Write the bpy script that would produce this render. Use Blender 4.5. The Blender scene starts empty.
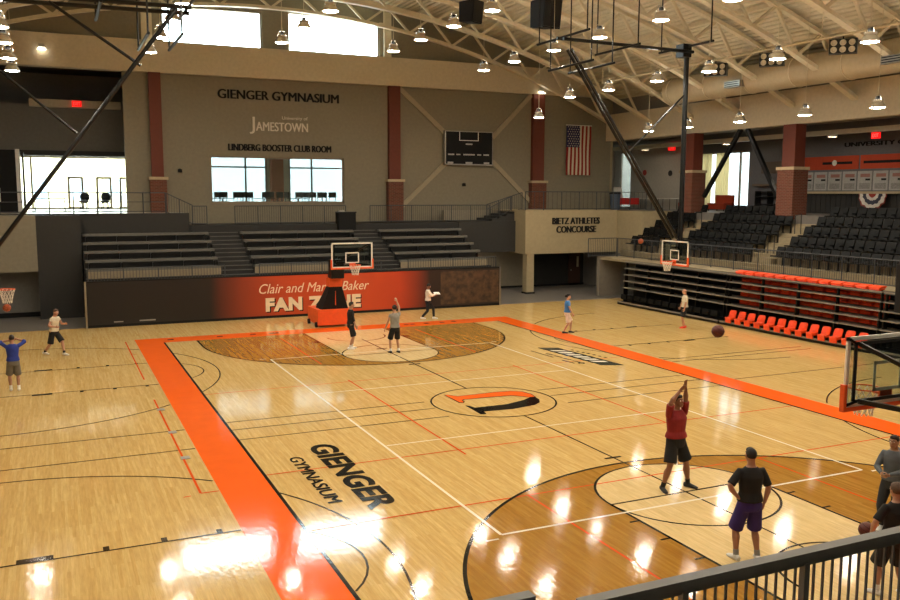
import bpy, bmesh, math, random
from mathutils import Vector, Matrix
random.seed(7)
SC = bpy.context.scene
COL = SC.collection
PI = math.pi

# ------------------------------------------------------------------ materials
def lin(h):
    h = h.lstrip('#')
    o = []
    for i in (0, 2, 4):
        c = int(h[i:i+2], 16) / 255
        o.append(c / 12.92 if c <= .04045 else ((c + .055) / 1.055) ** 2.4)
    return (o[0], o[1], o[2], 1)

MATS = {}
def mat(name, hexc, rough=.6, metal=0, var=.06, scale=6, bump=0, spec=.5, coat=0):
    """plain surface with a little procedural variation of tone"""
    if name in MATS: return MATS[name]
    m = bpy.data.materials.new(name); m.use_nodes = True
    nt = m.node_tree; b = nt.nodes['Principled BSDF']
    c = lin(hexc)
    tc = nt.nodes.new('ShaderNodeTexCoord')
    n = nt.nodes.new('ShaderNodeTexNoise'); n.inputs['Scale'].default_value = scale; n.inputs['Detail'].default_value = 4
    nt.links.new(tc.outputs['Object'], n.inputs['Vector'])
    r = nt.nodes.new('ShaderNodeValToRGB')
    r.color_ramp.elements[0].position = .3; r.color_ramp.elements[1].position = .7
    r.color_ramp.elements[0].color = tuple(max(0, v * (1 - var)) for v in c[:3]) + (1,)
    r.color_ramp.elements[1].color = tuple(min(1, v * (1 + var)) for v in c[:3]) + (1,)
    nt.links.new(n.outputs['Fac'], r.inputs['Fac'])
    nt.links.new(r.outputs['Color'], b.inputs['Base Color'])
    b.inputs['Roughness'].default_value = rough
    b.inputs['Metallic'].default_value = metal
    b.inputs['Specular IOR Level'].default_value = spec
    if coat:
        b.inputs['Coat Weight'].default_value = coat; b.inputs['Coat Roughness'].default_value = .08
    if bump:
        bp = nt.nodes.new('ShaderNodeBump'); bp.inputs['Strength'].default_value = bump
        nt.links.new(n.outputs['Fac'], bp.inputs['Height']); nt.links.new(bp.outputs['Normal'], b.inputs['Normal'])
    MATS[name] = m
    return m

def emit(name, hexc, strength):
    if name in MATS: return MATS[name]
    m = bpy.data.materials.new(name); m.use_nodes = True
    nt = m.node_tree; b = nt.nodes['Principled BSDF']
    b.inputs['Base Color'].default_value = lin(hexc)
    b.inputs['Emission Color'].default_value = lin(hexc)
    b.inputs['Emission Strength'].default_value = strength
    MATS[name] = m
    return m

def wood(name, dark, light, seed):
    """maple strip flooring, strips along Y, under a glossy finish"""
    m = bpy.data.materials.new(name); m.use_nodes = True
    nt = m.node_tree; b = nt.nodes['Principled BSDF']; L = nt.links
    tc = nt.nodes.new('ShaderNodeTexCoord')
    mp = nt.nodes.new('ShaderNodeMapping'); mp.inputs['Rotation'].default_value = (0, 0, PI / 2)
    mp.inputs['Location'].default_value = (seed, seed * .37, 0)
    L.new(tc.outputs['Object'], mp.inputs['Vector'])
    br = nt.nodes.new('ShaderNodeTexBrick')
    br.inputs['Scale'].default_value = 1; br.inputs['Brick Width'].default_value = 1.5; br.inputs['Row Height'].default_value = .057
    br.inputs['Mortar Size'].default_value = .0012; br.inputs['Mortar Smooth'].default_value = .3
    br.offset = .37
    br.inputs['Color1'].default_value = lin(dark); br.inputs['Color2'].default_value = lin(light)
    br.inputs['Mortar'].default_value = tuple(v * .97 for v in lin(dark)[:3]) + (1,)
    L.new(mp.outputs['Vector'], br.inputs['Vector'])
    mp2 = nt.nodes.new('ShaderNodeMapping'); mp2.inputs['Scale'].default_value = (14, 1.1, 1)
    L.new(tc.outputs['Object'], mp2.inputs['Vector'])
    n = nt.nodes.new('ShaderNodeTexNoise'); n.inputs['Scale'].default_value = 1.6; n.inputs['Detail'].default_value = 6; n.inputs['Roughness'].default_value = .65
    L.new(mp2.outputs['Vector'], n.inputs['Vector'])
    mx = nt.nodes.new('ShaderNodeMix'); mx.data_type = 'RGBA'; mx.blend_type = 'MULTIPLY'; mx.inputs[0].default_value = .55
    rr = nt.nodes.new('ShaderNodeValToRGB'); rr.color_ramp.elements[0].position = .33; rr.color_ramp.elements[1].position = .68
    rr.color_ramp.elements[0].color = (.66, .60, .5, 1); rr.color_ramp.elements[1].color = (1.08, 1.06, 1.04, 1)
    L.new(n.outputs['Fac'], rr.inputs['Fac'])
    L.new(br.outputs['Color'], mx.inputs[6]); L.new(rr.outputs['Color'], mx.inputs[7])
    L.new(mx.outputs[2], b.inputs['Base Color'])
    finish(nt, b)
    return m

def finish(nt, b):
    """the clear floor finish: glossy, very slightly wavy"""
    tc = nt.nodes.new('ShaderNodeTexCoord')
    mp = nt.nodes.new('ShaderNodeMapping'); mp.inputs['Scale'].default_value = (10, 3.5, 1)
    nt.links.new(tc.outputs['Object'], mp.inputs['Vector'])
    n = nt.nodes.new('ShaderNodeTexNoise'); n.inputs['Scale'].default_value = 1.3; n.inputs['Detail'].default_value = 3
    nt.links.new(mp.outputs['Vector'], n.inputs['Vector'])
    bp = nt.nodes.new('ShaderNodeBump'); bp.inputs['Strength'].default_value = .032; bp.inputs['Distance'].default_value = .05
    nt.links.new(n.outputs['Fac'], bp.inputs['Height']); nt.links.new(bp.outputs['Normal'], b.inputs['Normal'])
    b.inputs['Roughness'].default_value = .075
    b.inputs['IOR'].default_value = 1.45

def paint(name, hexc):
    m = mat(name, hexc, rough=.075, var=.03, scale=2)
    if 'fin' not in m: 
        finish(m.node_tree, m.node_tree.nodes['Principled BSDF']); m['fin'] = 1
    return m

def brick(name, a, bcol, mortar, w=.25, h=.08):
    m = bpy.data.materials.new(name); m.use_nodes = True
    nt = m.node_tree; b = nt.nodes['Principled BSDF']; L = nt.links
    tc = nt.nodes.new('ShaderNodeTexCoord'); sx = nt.nodes.new('ShaderNodeSeparateXYZ'); cx = nt.nodes.new('ShaderNodeCombineXYZ')
    ad = nt.nodes.new('ShaderNodeMath'); ad.operation = 'ADD'
    L.new(tc.outputs['Object'], sx.inputs[0]); L.new(sx.outputs[0], ad.inputs[0]); L.new(sx.outputs[1], ad.inputs[1])
    L.new(ad.outputs[0], cx.inputs[0]); L.new(sx.outputs[2], cx.inputs[1])
    br = nt.nodes.new('ShaderNodeTexBrick'); br.inputs['Scale'].default_value = 1
    br.inputs['Brick Width'].default_value = w; br.inputs['Row Height'].default_value = h; br.inputs['Mortar Size'].default_value = .008
    br.inputs['Color1'].default_value = lin(a); br.inputs['Color2'].default_value = lin(bcol); br.inputs['Mortar'].default_value = lin(mortar)
    L.new(cx.outputs[0], br.inputs['Vector']); L.new(br.outputs['Color'], b.inputs['Base Color'])
    bp = nt.nodes.new('ShaderNodeBump'); bp.inputs['Strength'].default_value = .3; bp.invert = True
    L.new(br.outputs['Fac'], bp.inputs['Height']); L.new(bp.outputs['Normal'], b.inputs['Normal'])
    b.inputs['Roughness'].default_value = .85
    return m

def ribbed(name, hexc):
    m = mat(name, hexc, rough=.7)
    nt = m.node_tree; b = nt.nodes['Principled BSDF']
    tc = nt.nodes.new('ShaderNodeTexCoord'); wv = nt.nodes.new('ShaderNodeTexWave')
    wv.bands_direction = 'X'; wv.inputs['Scale'].default_value = 1.05
    nt.links.new(tc.outputs['Object'], wv.inputs['Vector'])
    bp = nt.nodes.new('ShaderNodeBump'); bp.inputs['Strength'].default_value = .8; bp.inputs['Distance'].default_value = .08
    nt.links.new(wv.outputs['Fac'], bp.inputs['Height']); nt.links.new(bp.outputs['Normal'], b.inputs['Normal'])
    return m

def glass(name, tint='#e8f0f0', alpha=.1):
    """thin clear sheet: mostly see-through with a mirror share"""
    m = bpy.data.materials.new(name); m.use_nodes = True
    nt = m.node_tree; nt.nodes.clear()
    o = nt.nodes.new('ShaderNodeOutputMaterial'); t = nt.nodes.new('ShaderNodeBsdfTransparent'); t.inputs[0].default_value = lin(tint)
    g = nt.nodes.new('ShaderNodeBsdfGlossy'); g.inputs['Roughness'].default_value = .03
    mx = nt.nodes.new('ShaderNodeMixShader'); mx.inputs[0].default_value = alpha
    nt.links.new(t.outputs[0], mx.inputs[1]); nt.links.new(g.outputs[0], mx.inputs[2]); nt.links.new(mx.outputs[0], o.inputs[0])
    return m

# ------------------------------------------------------------------ mesh builder
class MB:
    def __init__(s): s.v = []; s.f = []; s.mi = []; s.cur = 0
    def add(s, vs, fs):
        o = len(s.v); s.v += [tuple(p) for p in vs]
        for q in fs: s.f.append(tuple(i + o for i in q)); s.mi.append(s.cur)
        return s
    def box(s, x0, x1, y0, y1, z0, z1):
        vs = [(x, y, z) for x in (x0, x1) for y in (y0, y1) for z in (z0, z1)]
        return s.add(vs, [(0, 1, 3, 2), (4, 6, 7, 5), (0, 4, 5, 1), (2, 3, 7, 6), (0, 2, 6, 4), (1, 5, 7, 3)])
    def cbox(s, c, sx, sy, sz): return s.box(c[0]-sx/2, c[0]+sx/2, c[1]-sy/2, c[1]+sy/2, c[2]-sz/2, c[2]+sz/2)
    def obox(s, o, a, b, c):
        """box from a corner and three edge vectors"""
        o, a, b, c = map(Vector, (o, a, b, c))
        vs = [o + a * i + b * j + c * k for i in (0, 1) for j in (0, 1) for k in (0, 1)]
        fs = [(0, 1, 3, 2), (4, 6, 7, 5), (0, 4, 5, 1), (2, 3, 7, 6), (0, 2, 6, 4), (1, 5, 7, 3)]
        if a.cross(b).dot(c) < 0: fs = [tuple(reversed(q)) for q in fs]
        return s.add(vs, fs)
    def bar(s, p, q, w, h, up=(0, 0, 1)):
        """rectangular bar from p to q, w across, h along up"""
        p, q, up = Vector(p), Vector(q), Vector(up)
        d = (q - p); t = d.normalized(); r = t.cross(up)
        if r.length < 1e-4: r = t.cross(Vector((1, 0, 0)))
        r.normalize(); u = r.cross(t).normalized()
        return s.obox(p - r * w / 2 - u * h / 2, d, r * w, u * h)
    def tube(s, pts, r, n=10, caps=True):
        pts = [Vector(p) for p in pts]; rs = r if isinstance(r, (list, tuple)) else [r] * len(pts)
        vs = []; fs = []; u = None
        for i, p in enumerate(pts):
            t = (pts[min(i + 1, len(pts) - 1)] - pts[max(i - 1, 0)]).normalized()
            if u is None:
                u = t.cross(Vector((0, 0, 1)))
                if u.length < 1e-3: u = t.cross(Vector((1, 0, 0)))
            u = (u - t * u.dot(t)).normalized(); w = t.cross(u)
            for k in range(n):
                a = 2 * PI * k / n; vs.append(p + (u * math.cos(a) + w * math.sin(a)) * rs[i])
        for i in range(len(pts) - 1):
            for k in range(n):
                k2 = (k + 1) % n
                fs.append((i*n+k, i*n+k2, (i+1)*n+k2, (i+1)*n+k))
        if caps:
            fs.append(tuple(reversed(range(n)))); fs.append(tuple(range((len(pts)-1)*n, len(pts)*n)))
        return s.add(vs, fs)
    def lathe(s, prof, n=20, c=(0, 0, 0)):
        vs = []; fs = []
        for (r, z) in prof:
            for k in range(n):
                a = 2 * PI * k / n; vs.append((c[0] + r * math.cos(a), c[1] + r * math.sin(a), c[2] + z))
        for i in range(len(prof) - 1):
            for k in range(n):
                k2 = (k + 1) % n; fs.append((i*n+k, i*n+k2, (i+1)*n+k2, (i+1)*n+k))
        return s.add(vs, fs)
    def ring(s, c, R, r, n=28, m=8, axis='Z'):
        vs = []; fs = []
        for i in range(n):
            a = 2 * PI * i / n
            for j in range(m):
                b = 2 * PI * j / m; q = (R + r * math.cos(b)); p = (q * math.cos(a), q * math.sin(a), r * math.sin(b))
                if axis == 'X': p = (p[2], p[0], p[1])
                if axis == 'Y': p = (p[1], p[2], p[0])
                vs.append((c[0]+p[0], c[1]+p[1], c[2]+p[2]))
        for i in range(n):
            for j in range(m):
                fs.append((i*m+j, ((i+1)%n)*m+j, ((i+1)%n)*m+(j+1)%m, i*m+(j+1)%m))
        return s.add(vs, fs)
    def ball(s, c, r, n=16, m=10, sc=(1, 1, 1), M=None):
        vs = []; fs = []
        c = Vector(c)
        for i in range(m + 1):
            th = PI * i / m
            for k in range(n):
                a = 2 * PI * k / n
                p = Vector((r*sc[0]*math.sin(th)*math.cos(a), r*sc[1]*math.sin(th)*math.sin(a), r*sc[2]*math.cos(th)))
                if M is not None: p = M @ p
                vs.append(c + p)
        for i in range(m):
            for k in range(n):
                k2 = (k + 1) % n; fs.append((i*n+k, (i+1)*n+k, (i+1)*n+k2, i*n+k2))
        return s.add(vs, fs)
    def prism(s, poly, fn, d):
        """polygon (2D) mapped by fn(a, b, k) with k = 0 and k = d"""
        n = len(poly)
        A = sum(poly[i][0]*poly[(i+1)%n][1] - poly[(i+1)%n][0]*poly[i][1] for i in range(n))
        vs = [fn(a, b, 0) for a, b in poly] + [fn(a, b, d) for a, b in poly]
        fs = [tuple(reversed(range(n))), tuple(range(n, 2*n))] + [(i, (i+1) % n, n+(i+1) % n, n+i) for i in range(n)]
        return s.add(vs, fs)
    def mesh(s, name):
        me = bpy.data.meshes.new(name); me.from_pydata(s.v, [], s.f)
        bm = bmesh.new(); bm.from_mesh(me)
        bmesh.ops.remove_doubles(bm, verts=bm.verts, dist=1e-6)
        bmesh.ops.recalc_face_normals(bm, faces=bm.faces)
        bm.to_mesh(me); bm.free()
        return me
    def build(s, name, material, parent=None, smooth=False, kind=None):
        me = s.mesh(name)
        ms = material if isinstance(material, list) else [material]
        for m in ms: me.materials.append(m)
        if len(ms) > 1:
            if len(me.polygons) == len(s.mi):
                for p, i in zip(me.polygons, s.mi): p.material_index = i
        if smooth:
            for p in me.polygons: p.use_smooth = True
            try: me.set_sharp_from_angle(angle=math.radians(40))
            except Exception: pass
        o = bpy.data.objects.new(name, me); COL.objects.link(o)
        if parent is not None: o.parent = parent
        if kind: o['kind'] = kind
        return o

def tag(o, label=None, cat=None, group=None, kind=None):
    if label: o['label'] = label
    if cat: o['category'] = cat
    if group: o['group'] = group
    if kind: o['kind'] = kind
    return o

def thing(name, label, cat, loc=(0, 0, 0), rz=0, group=None, kind=None):
    o = bpy.data.objects.new(name, None); COL.objects.link(o)
    o.empty_display_size = .1
    o.location = loc; o.rotation_euler = (0, 0, rz)
    return tag(o, label, cat, group, kind)

KIDS = {}
def copy_tree(o, parent=None):
    c = o.copy(); COL.objects.link(c)
    if parent is not None: c.parent = parent
    for ch in list(o.children): copy_tree(ch, c)
    return c

def struct(name, mb, material, parent=None, smooth=False):
    return mb.build(name, material, parent, smooth, kind='structure' if parent is None else None)

ORD = ['first', 'second', 'third', 'fourth', 'fifth', 'sixth', 'seventh', 'eighth', 'ninth', 'tenth', 'eleventh', 'twelfth', 'thirteenth',
       'fourteenth', 'fifteenth', 'sixteenth', 'seventeenth', 'eighteenth', 'nineteenth', 'twentieth']

def text_polys(body, shear=0, bold=0, space=1.0):
    cu = bpy.data.curves.new('lettering_curve', 'FONT'); cu.body = body; cu.shear = shear; cu.offset = bold; cu.space_character = space
    cu.size = 1; cu.extrude = .5; cu.resolution_u = 4
    o = bpy.data.objects.new('lettering_source', cu); COL.objects.link(o)
    bpy.context.view_layer.update()
    dg = bpy.context.evaluated_depsgraph_get()
    me = bpy.data.meshes.new_from_object(o.evaluated_get(dg))
    vs = [v.co.copy() for v in me.vertices]; fs = [tuple(p.vertices) for p in me.polygons]
    bpy.data.objects.remove(o); bpy.data.curves.remove(cu); bpy.data.meshes.remove(me)
    return vs, fs

def letters(mb, body, o, right, up, w, h, depth=.02, shear=0, bold=0, space=1.0, twice=0):
    """text whose box starts at o and fills w x h, standing off by depth towards right x up"""
    vs, fs = text_polys(body, shear, bold, space)
    x0 = min(v.x for v in vs); x1 = max(v.x for v in vs); y0 = min(v.y for v in vs); y1 = max(v.y for v in vs)
    R, U = Vector(right).normalized(), Vector(up).normalized(); N = R.cross(U); o = Vector(o)
    out = [o + R * ((v.x - x0) / (x1 - x0) * w) + U * ((v.y - y0) / (y1 - y0) * h) + N * ((v.z + .5) * depth) for v in vs]
    mb.add(out, fs)
    if twice: mb.add([p + R * twice + N * .002 for p in out], fs)
    return mb
# ------------------------------------------------------------------ palette
M_maple = wood('maple_floor', '#d3af6c', '#e0c080', 0)
M_stain = wood('stained_floor', '#a5762f', '#b6883c', 3)
M_key = wood('key_floor', '#e4c78e', '#ecd29c', 5)
P_orange = paint('orange_court_paint', '#f8681c')
P_black = paint('black_court_paint', '#15130f')
P_line = paint('thin_black_line_paint', '#40321f')
P_white = paint('white_line_paint', '#f4ead2')
P_red = paint('thin_orange_line_paint', '#e2561e')
P_teal = paint('dark_logo_paint', '#26302f')
M_conc = mat('grey_concrete', '#6b6660', .45, var=.1)
M_wall = mat('beige_wall_paint', '#837b68', .8)
M_wall2 = mat('tan_wall_paint', '#9f9070', .8)
M_band = mat('pale_band_paint', '#cbbfa6', .75)
M_dark = mat('charcoal_wall_paint', '#2b2926', .7)
M_grey = mat('grey_wall_paint', '#77746e', .8)
M_gal = mat('slate_wall_paint', '#67676a', .8)
M_brick = brick('red_brick', '#5e2c1b', '#6e3625', '#75614f')
M_rust = mat('rust_brown_paint', '#683020', .7)
M_stone = mat('pale_stone_cap', '#b9a684', .7)
M_roof = ribbed('ribbed_roof_deck', '#ccc4aa')
M_steel = mat('cream_steel', '#d4c9ac', .5)
M_steelw = mat('pale_brace_steel', '#9f9177', .6)
M_blk = mat('black_metal', '#0c0c0c', .35, spec=.4)
M_blkm = mat('matte_black', '#131212', .75, spec=.3)
M_rail = mat('dark_rail_paint', '#3c3d3f', .45)
M_frame = mat('tan_window_frame', '#8b7a64', .6)
M_glass = glass('clear_pane')
M_tint = glass('grey_tinted_pane', '#9aa0a0', .06)  # grey tint put in to dim daylight through club room and gallery windows
M_white = mat('white_paint', '#e8e4da', .5)
M_orange = mat('orange_padding', '#ea5c20', .5)
M_oplas = mat('orange_plastic', '#ee4a18', .4)
M_alu = mat('brushed_metal', '#a8a49a', .3, metal=.9)

# ------------------------------------------------------------------ floor and its markings
FL = struct('floor', MB().box(-24, 24, -32, 19.75, -.2, 0), M_maple)
struct('floor_concrete', MB().box(-24, 24, 19.75, 36, -.2, -.001), M_conc)
LV = [0]
def mark(name, mb, m):
    return mb.build(name, m, FL)
def flat(mb, poly, z=.001):
    z = .0015 + z*1.5; n = len(poly); vs = [(x, y, z) for x, y in poly]
    A = sum(poly[i][0]*poly[(i+1) % n][1] - poly[(i+1) % n][0]*poly[i][1] for i in range(n))
    return mb.add(vs, [tuple(range(n)) if A > 0 else tuple(reversed(range(n)))])
def fline(mb, x0, y0, x1, y1, w=.05, z=.003):
    d = Vector((x1-x0, y1-y0)); t = d.normalized(); nrm = Vector((-t.y, t.x)) * w / 2
    return flat(mb, [(x0-nrm.x, y0-nrm.y), (x1-nrm.x, y1-nrm.y), (x1+nrm.x, y1+nrm.y), (x0+nrm.x, y0+nrm.y)], z)
def farc(mb, cx, cy, r, a0, a1, w=.05, z=.003, n=48, clip=None):
    for i in range(n):
        p = a0 + (a1-a0)*i/n; q = a0 + (a1-a0)*(i+1)/n
        if clip:
            mx, my = cx + r*math.cos((p+q)/2), cy + r*math.sin((p+q)/2)
            if not clip(mx, my): continue
        flat(mb, [(cx+(r-w/2)*math.cos(p), cy+(r-w/2)*math.sin(p)), (cx+(r+w/2)*math.cos(p), cy+(r+w/2)*math.sin(p)),
                  (cx+(r+w/2)*math.cos(q), cy+(r+w/2)*math.sin(q)), (cx+(r-w/2)*math.cos(q), cy+(r-w/2)*math.sin(q))], z)

BX, BY, OX, OY = 7.62, 14.33, 8.67, 15.5
b = MB()
flat(b, [(-OX, -OY), (-BX, -OY), (-BX, OY), (-OX, OY)], .002); flat(b, [(BX, -OY), (OX, -OY), (OX, OY), (BX, OY)], .002)
flat(b, [(-BX, BY), (BX, BY), (BX, OY), (-BX, OY)], .002); flat(b, [(-BX, -OY), (BX, -OY), (BX, -BY), (-BX, -BY)], .002)
tag(mark('boundary_band', b, P_orange), 'wide orange boundary band')
b = MB()
for s in (-1, 1):
    fline(b, s*BX, -BY, s*BX, BY, .07, .0045)
mark('sideline', b, P_black)
# three-point areas, keys
for s, nm in ((1, 'far'), (-1, 'near')):
    poly = [(-6.33, s*BY), (-6.33, s*12.75)]
    for i in range(49):
        a = PI - PI*i/48; poly.append((6.33*math.cos(a), s*(12.75 - 6.33*math.sin(a))))
    poly += [(6.33, s*BY)]
    b = MB(); flat(b, poly, .001); mark('three_point_area', b, M_stain)
    b = MB(); fline(b, -6.33, s*BY, -6.33, s*12.75, .07, .004); fline(b, 6.33, s*BY, 6.33, s*12.75, .07, .004)
    farc(b, 0, s*12.75, 6.33, PI if s > 0 else 0, 2*PI if s > 0 else PI, .07, .004, 60); mark('three_point_line', b, P_black)
    key = [(-1.83, s*BY), (-1.83, s*8.54)] + [(1.83*math.cos(PI-PI*i/30), s*(8.54-1.83*math.sin(PI*i/30))) for i in range(31)] + [(1.83, s*8.54), (1.83, s*BY)]
    b = MB(); flat(b, key, .002); mark('key_area', b, M_key)
    b = MB(); fline(b, -1.83, s*BY, -1.83, s*8.54, .06, .004); fline(b, 1.83, s*BY, 1.83, s*8.54, .06, .004)
    fline(b, -1.83, s*8.54, 1.83, s*8.54, .05, .004); farc(b, 0, s*8.54, 1.83, 0, 2*PI, .05, .004, 60)
    farc(b, 0, s*12.75, 1.25, PI if s > 0 else 0, 2*PI if s > 0 else PI, .05, .004, 30)
    for y in (9.45, 10.35, 11.25):
        for sx in (-1, 1): fline(b, sx*1.83, s*y, sx*2.05, s*y, .05, .004)
    for sx in (-1, 1): fline(b, sx*1.98, s*11.75, sx*1.98, s*12.1, .3, .004)
    mark('key_line', b, P_black)
# centre circle, long axis, cross-court lines
b = MB(); farc(b, 0, 0, 1.83, 0, 2*PI, .05, .004, 64); mark('centre_circle', b, P_black)
b = MB()
fline(b, 0, -12, 0, -1.85, .045); fline(b, 0, 1.85, 0, 12, .045)
for y in (6.1, -6.0, 9.5): fline(b, -.22, y, .22, y, .1)
for y in (.72, -.08, -1.05):
    fline(b, -7.6, y, -1.9 if abs(y) < 1.8 else 0, y, .04); fline(b, 1.9, y, 7.6, y, .04)
for y in (.45, -1.35): fline(b, -13, y, -8.69, y, .04)
for y in (3.2, 2.7, -.5): fline(b, 8.69, y, 15.5, y, .04)
for s, hx in ((-1, -13.05), (1, 13.4)):
    for cy in (8.2, -8.75):
        inside = lambda x, y: abs(x) < 7.6 or abs(x) > 8.69
        a0, a1 = (-PI/2, PI/2) if s < 0 else (PI/2, 3*PI/2)
        farc(b, hx, cy, 6.5, a0, a1, .045, .003, 60, inside)
        ftx = hx - s*4.19
        farc(b, ftx, cy, 1.83, 0, 2*PI, .04, .003, 40, lambda x, y: abs(x) < 7.6)
        for yy in (cy-1.88, cy+1.88):
            x0, x1 = sorted((hx + s*1.2, s*8.69)); fline(b, x0, yy, x1, yy, .045)
            for q in (2.1, 3.05, 4.0): 
                x = hx - s*q; fline(b, x, yy, x, yy + (.2 if yy > cy else -.2), .1)
            fline(b, hx-s*1.0-.28, yy+(.1 if yy > cy else -.1), hx-s*1.0+.28, yy+(.1 if yy > cy else -.1), .18)
mark('cross_court_line', b, P_line)
b = MB()
for s in (-1, 1): fline(b, s*4.5, -9, s*4.5, 9, .06, .005); fline(b, -4.5, s*9, 4.5, s*9, .06, .005); fline(b, -4.45, s*3, 4.45, s*3, .045, .005)
for s in (-1, 1):
    for x in (-4.75, 4.75): fline(b, x-.12, s*9.15, x+.12, s*9.15, .05, .005)
mark('volleyball_line', b, P_white)
b = MB()
fline(b, -3, -4.4, -3, 4.5, .05, .0035); fline(b, 3.1, -4.4, 3.1, 4.5, .05, .0035)
for y in (4.25, -4.0, -7.4): fline(b, -7.6, y, 7.6, y, .045, .0035)
for x in (-3.05, 3.05): fline(b, x, -7.4, x, -13.5, .05, .0035); fline(b, x, 7.4, x, 13.5, .05, .0035)
fline(b, -9.05, 4.2, -9.05, -4.6, .05, .0035); fline(b, -9.05, -4.6, -8.69, -4.6, .05, .0035); fline(b, -9.05, 15.1, -9.05, 7.2, .05, .0035)
fline(b, -9.4, -4.7, -9.25, -4.68, .04, .0035)
for y in (12.0, -12.5): fline(b, -9.0, y, -8.9, y, .05, .0035)
mark('thin_orange_line', b, P_red)
b = MB()
for y in (2.9, .35, -2.0): b.cbox((-9.0, y, .005), .2, .22, .01)
mark('floor_socket', b, mat('steel_socket', '#8a8578', .4, metal=.5))
# lettering on the floor
b = MB(); letters(b, 'GIENGER', (-6.22, -2.25, .0085), (0, -1, 0), (1, 0, 0), 4.65, .64, .002, shear=0, bold=.04)
letters(b, 'GYMNASIUM', (-6.86, -3.0, .0085), (0, -1, 0), (1, 0, 0), 3.2, .3, .002, twice=.035)
tag(mark('floor_lettering', b, P_black), 'black painted words GIENGER GYMNASIUM')
O = [(-1.0, 1.27), (-.92, 1.23), (-.72, .95), (.51, .99), (1.08, .93), (1.35, .72), (1.44, .36), (1.39, -.02), (1.18, .02), (1.09, .16), (.79, .43), (.25, .48), (-.71, .54), (-.82, .45), (-.82, .31), (-.9, .19), (-.98, .23)]
K = [(-.99, -.16), (-.89, -.25), (-.85, -.5), (.17, -.5), (.86, -.25), (1.22, -.02), (1.39, -.02), (1.33, -.37), (1.17, -.68), (.89, -.89), (.57, -.96), (.09, -1.05), (-.8, -.98), (-.87, -1.27), (-1.03, -1.22)]
def grow(P, d):
    cx = sum(p[0] for p in P)/len(P); out = []
    n = len(P)
    A = sum(P[i][0]*P[(i+1) % n][1]-P[(i+1) % n][0]*P[i][1] for i in range(n)); s = 1 if A > 0 else -1
    for i in range(n):
        a, bb, c = Vector(P[i-1]), Vector(P[i]), Vector(P[(i+1) % n])
        t = ((bb-a).normalized() + (c-bb).normalized()); t = t.normalized() if t.length > 1e-3 else (bb-a).normalized()
        out.append((bb.x + s*t.y*d, bb.y - s*t.x*d))
    return out
b = MB(); flat(b, grow(O, .035), .0045); flat(b, K, .005); mark('centre_logo', b, P_black)
b = MB(); flat(b, O, .0055); mark('centre_logo_arm', b, P_orange)
# sponsor mark near the right sideline: a strip of slanted white shapes edged in black
b = MB(); w_ = MB()
n = 8
for i in range(n):
    t0 = i/n; y0 = 7.0 - 3.9*t0; L_ = 3.9/n; x0 = 6.02 + .33*t0
    q = [(x0-.27, y0+.12), (x0+.33, y0-.16), (x0+.35, y0-L_*.95-.14), (x0-.25, y0-L_*.95+.14)]
    flat(b, [(x0-.34, y0+.22), (x0+.42, y0-.14), (x0+.42, y0-L_-.2), (x0-.34, y0-L_+.14)], .004)
    if i not in (0, n-1): flat(w_, [(x0-.22, y0+.04), (x0+.27, y0-.2), (x0+.28, y0-L_*.78-.1), (x0-.2, y0-L_*.78+.14)], .005)
for i in range(7): flat(b, [(6.62+.05*i, 6.3-.3*i), (6.72+.05*i, 6.26-.3*i), (6.72+.05*i, 6.12-.3*i), (6.62+.05*i, 6.16-.3*i)], .004)
for i in range(4): fline(b, 5.35+.05*i, 6.0-.55*i, 5.45+.05*i, 5.6-.55*i, .06, .004)
fline(b, 5.1, 6.7, 5.2, 5.2, .05, .004); farc(b, 5.55, 3.85, .1, 0, 6.28, .07, .004, 14); fline(b, 5.2, 4.6, 5.3, 3.9, .05, .004)
mark('sponsor_mark_outline', b, P_teal); tag(mark('sponsor_mark_fill', w_, P_white), 'white slanted shapes')
b = MB()
for x in (-7.3, -5.3, -3.9, -3.1, -2.9, 3.2, 3.5, 4.2, 5.0, 5.6): fline(b, x-.12, 14.95, x+.12, 14.95, .22, .004)
mark('baseline_mark', b, P_black)

# ------------------------------------------------------------------ walls, far side (Y = 28)
FY = 28
b = MB(); T = .35
b.box(-7.8, 23.4, FY, FY+T, 0, 5.48); b.box(-7.8, -3.35, FY, FY+T, 5.48, 8.1); b.box(4.42, 23.4, FY, FY+T, 5.48, 8.1); b.box(-7.8, 23.4, FY, FY+T, 8.1, 12.45); b.box(23.4, 23.8, FY, FY+T, 9.9, 12.45)
struct('wall_far', b, M_wall)
b = MB(); b.box(-24, 23.8, FY-.35, FY+T, 12.45, 14.1); struct('trim_1', b, M_band)
def zroof(x): return 17.6 - .0095*x*x
def zchord(x): return 16.2 - .0107*x*x
b = MB(); xs = [-24 + .5*i for i in range(96)]
def openz(x):
    if -5.7 <= x <= -.3: return 16.05 - .012*(x+.3)**2*.3
    if 1.2 <= x <= 6.7: return 16.2 - .004*(x-1.2)**2
    return None
def gx(x0, x1, z0a, z0b, z1a, z1b):
    b.add([(x0, FY, z0a), (x1, FY, z0b), (x1, FY, z1b), (x0, FY, z1a), (x0, FY+T, z0a), (x1, FY+T, z0b), (x1, FY+T, z1b), (x0, FY+T, z1a)],
          [(0, 1, 2, 3), (7, 6, 5, 4), (0, 4, 5, 1), (3, 2, 6, 7), (0, 3, 7, 4), (1, 5, 6, 2)])
edges = sorted(set(xs + [-5.7, -.3, 1.2, 6.7, 23.4, 23.9]))
for x0, x1 in zip(edges, edges[1:]):
    if x1 > 23.91: break
    o0 = openz((x0+x1)/2)
    if o0 is None: gx(x0, x1, 14.1, 14.1, zroof(x0), zroof(x1))
    else: gx(x0, x1, openz(x0), openz(x1), zroof(x0), zroof(x1))
struct('wall_gable', b, M_wall)
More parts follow.
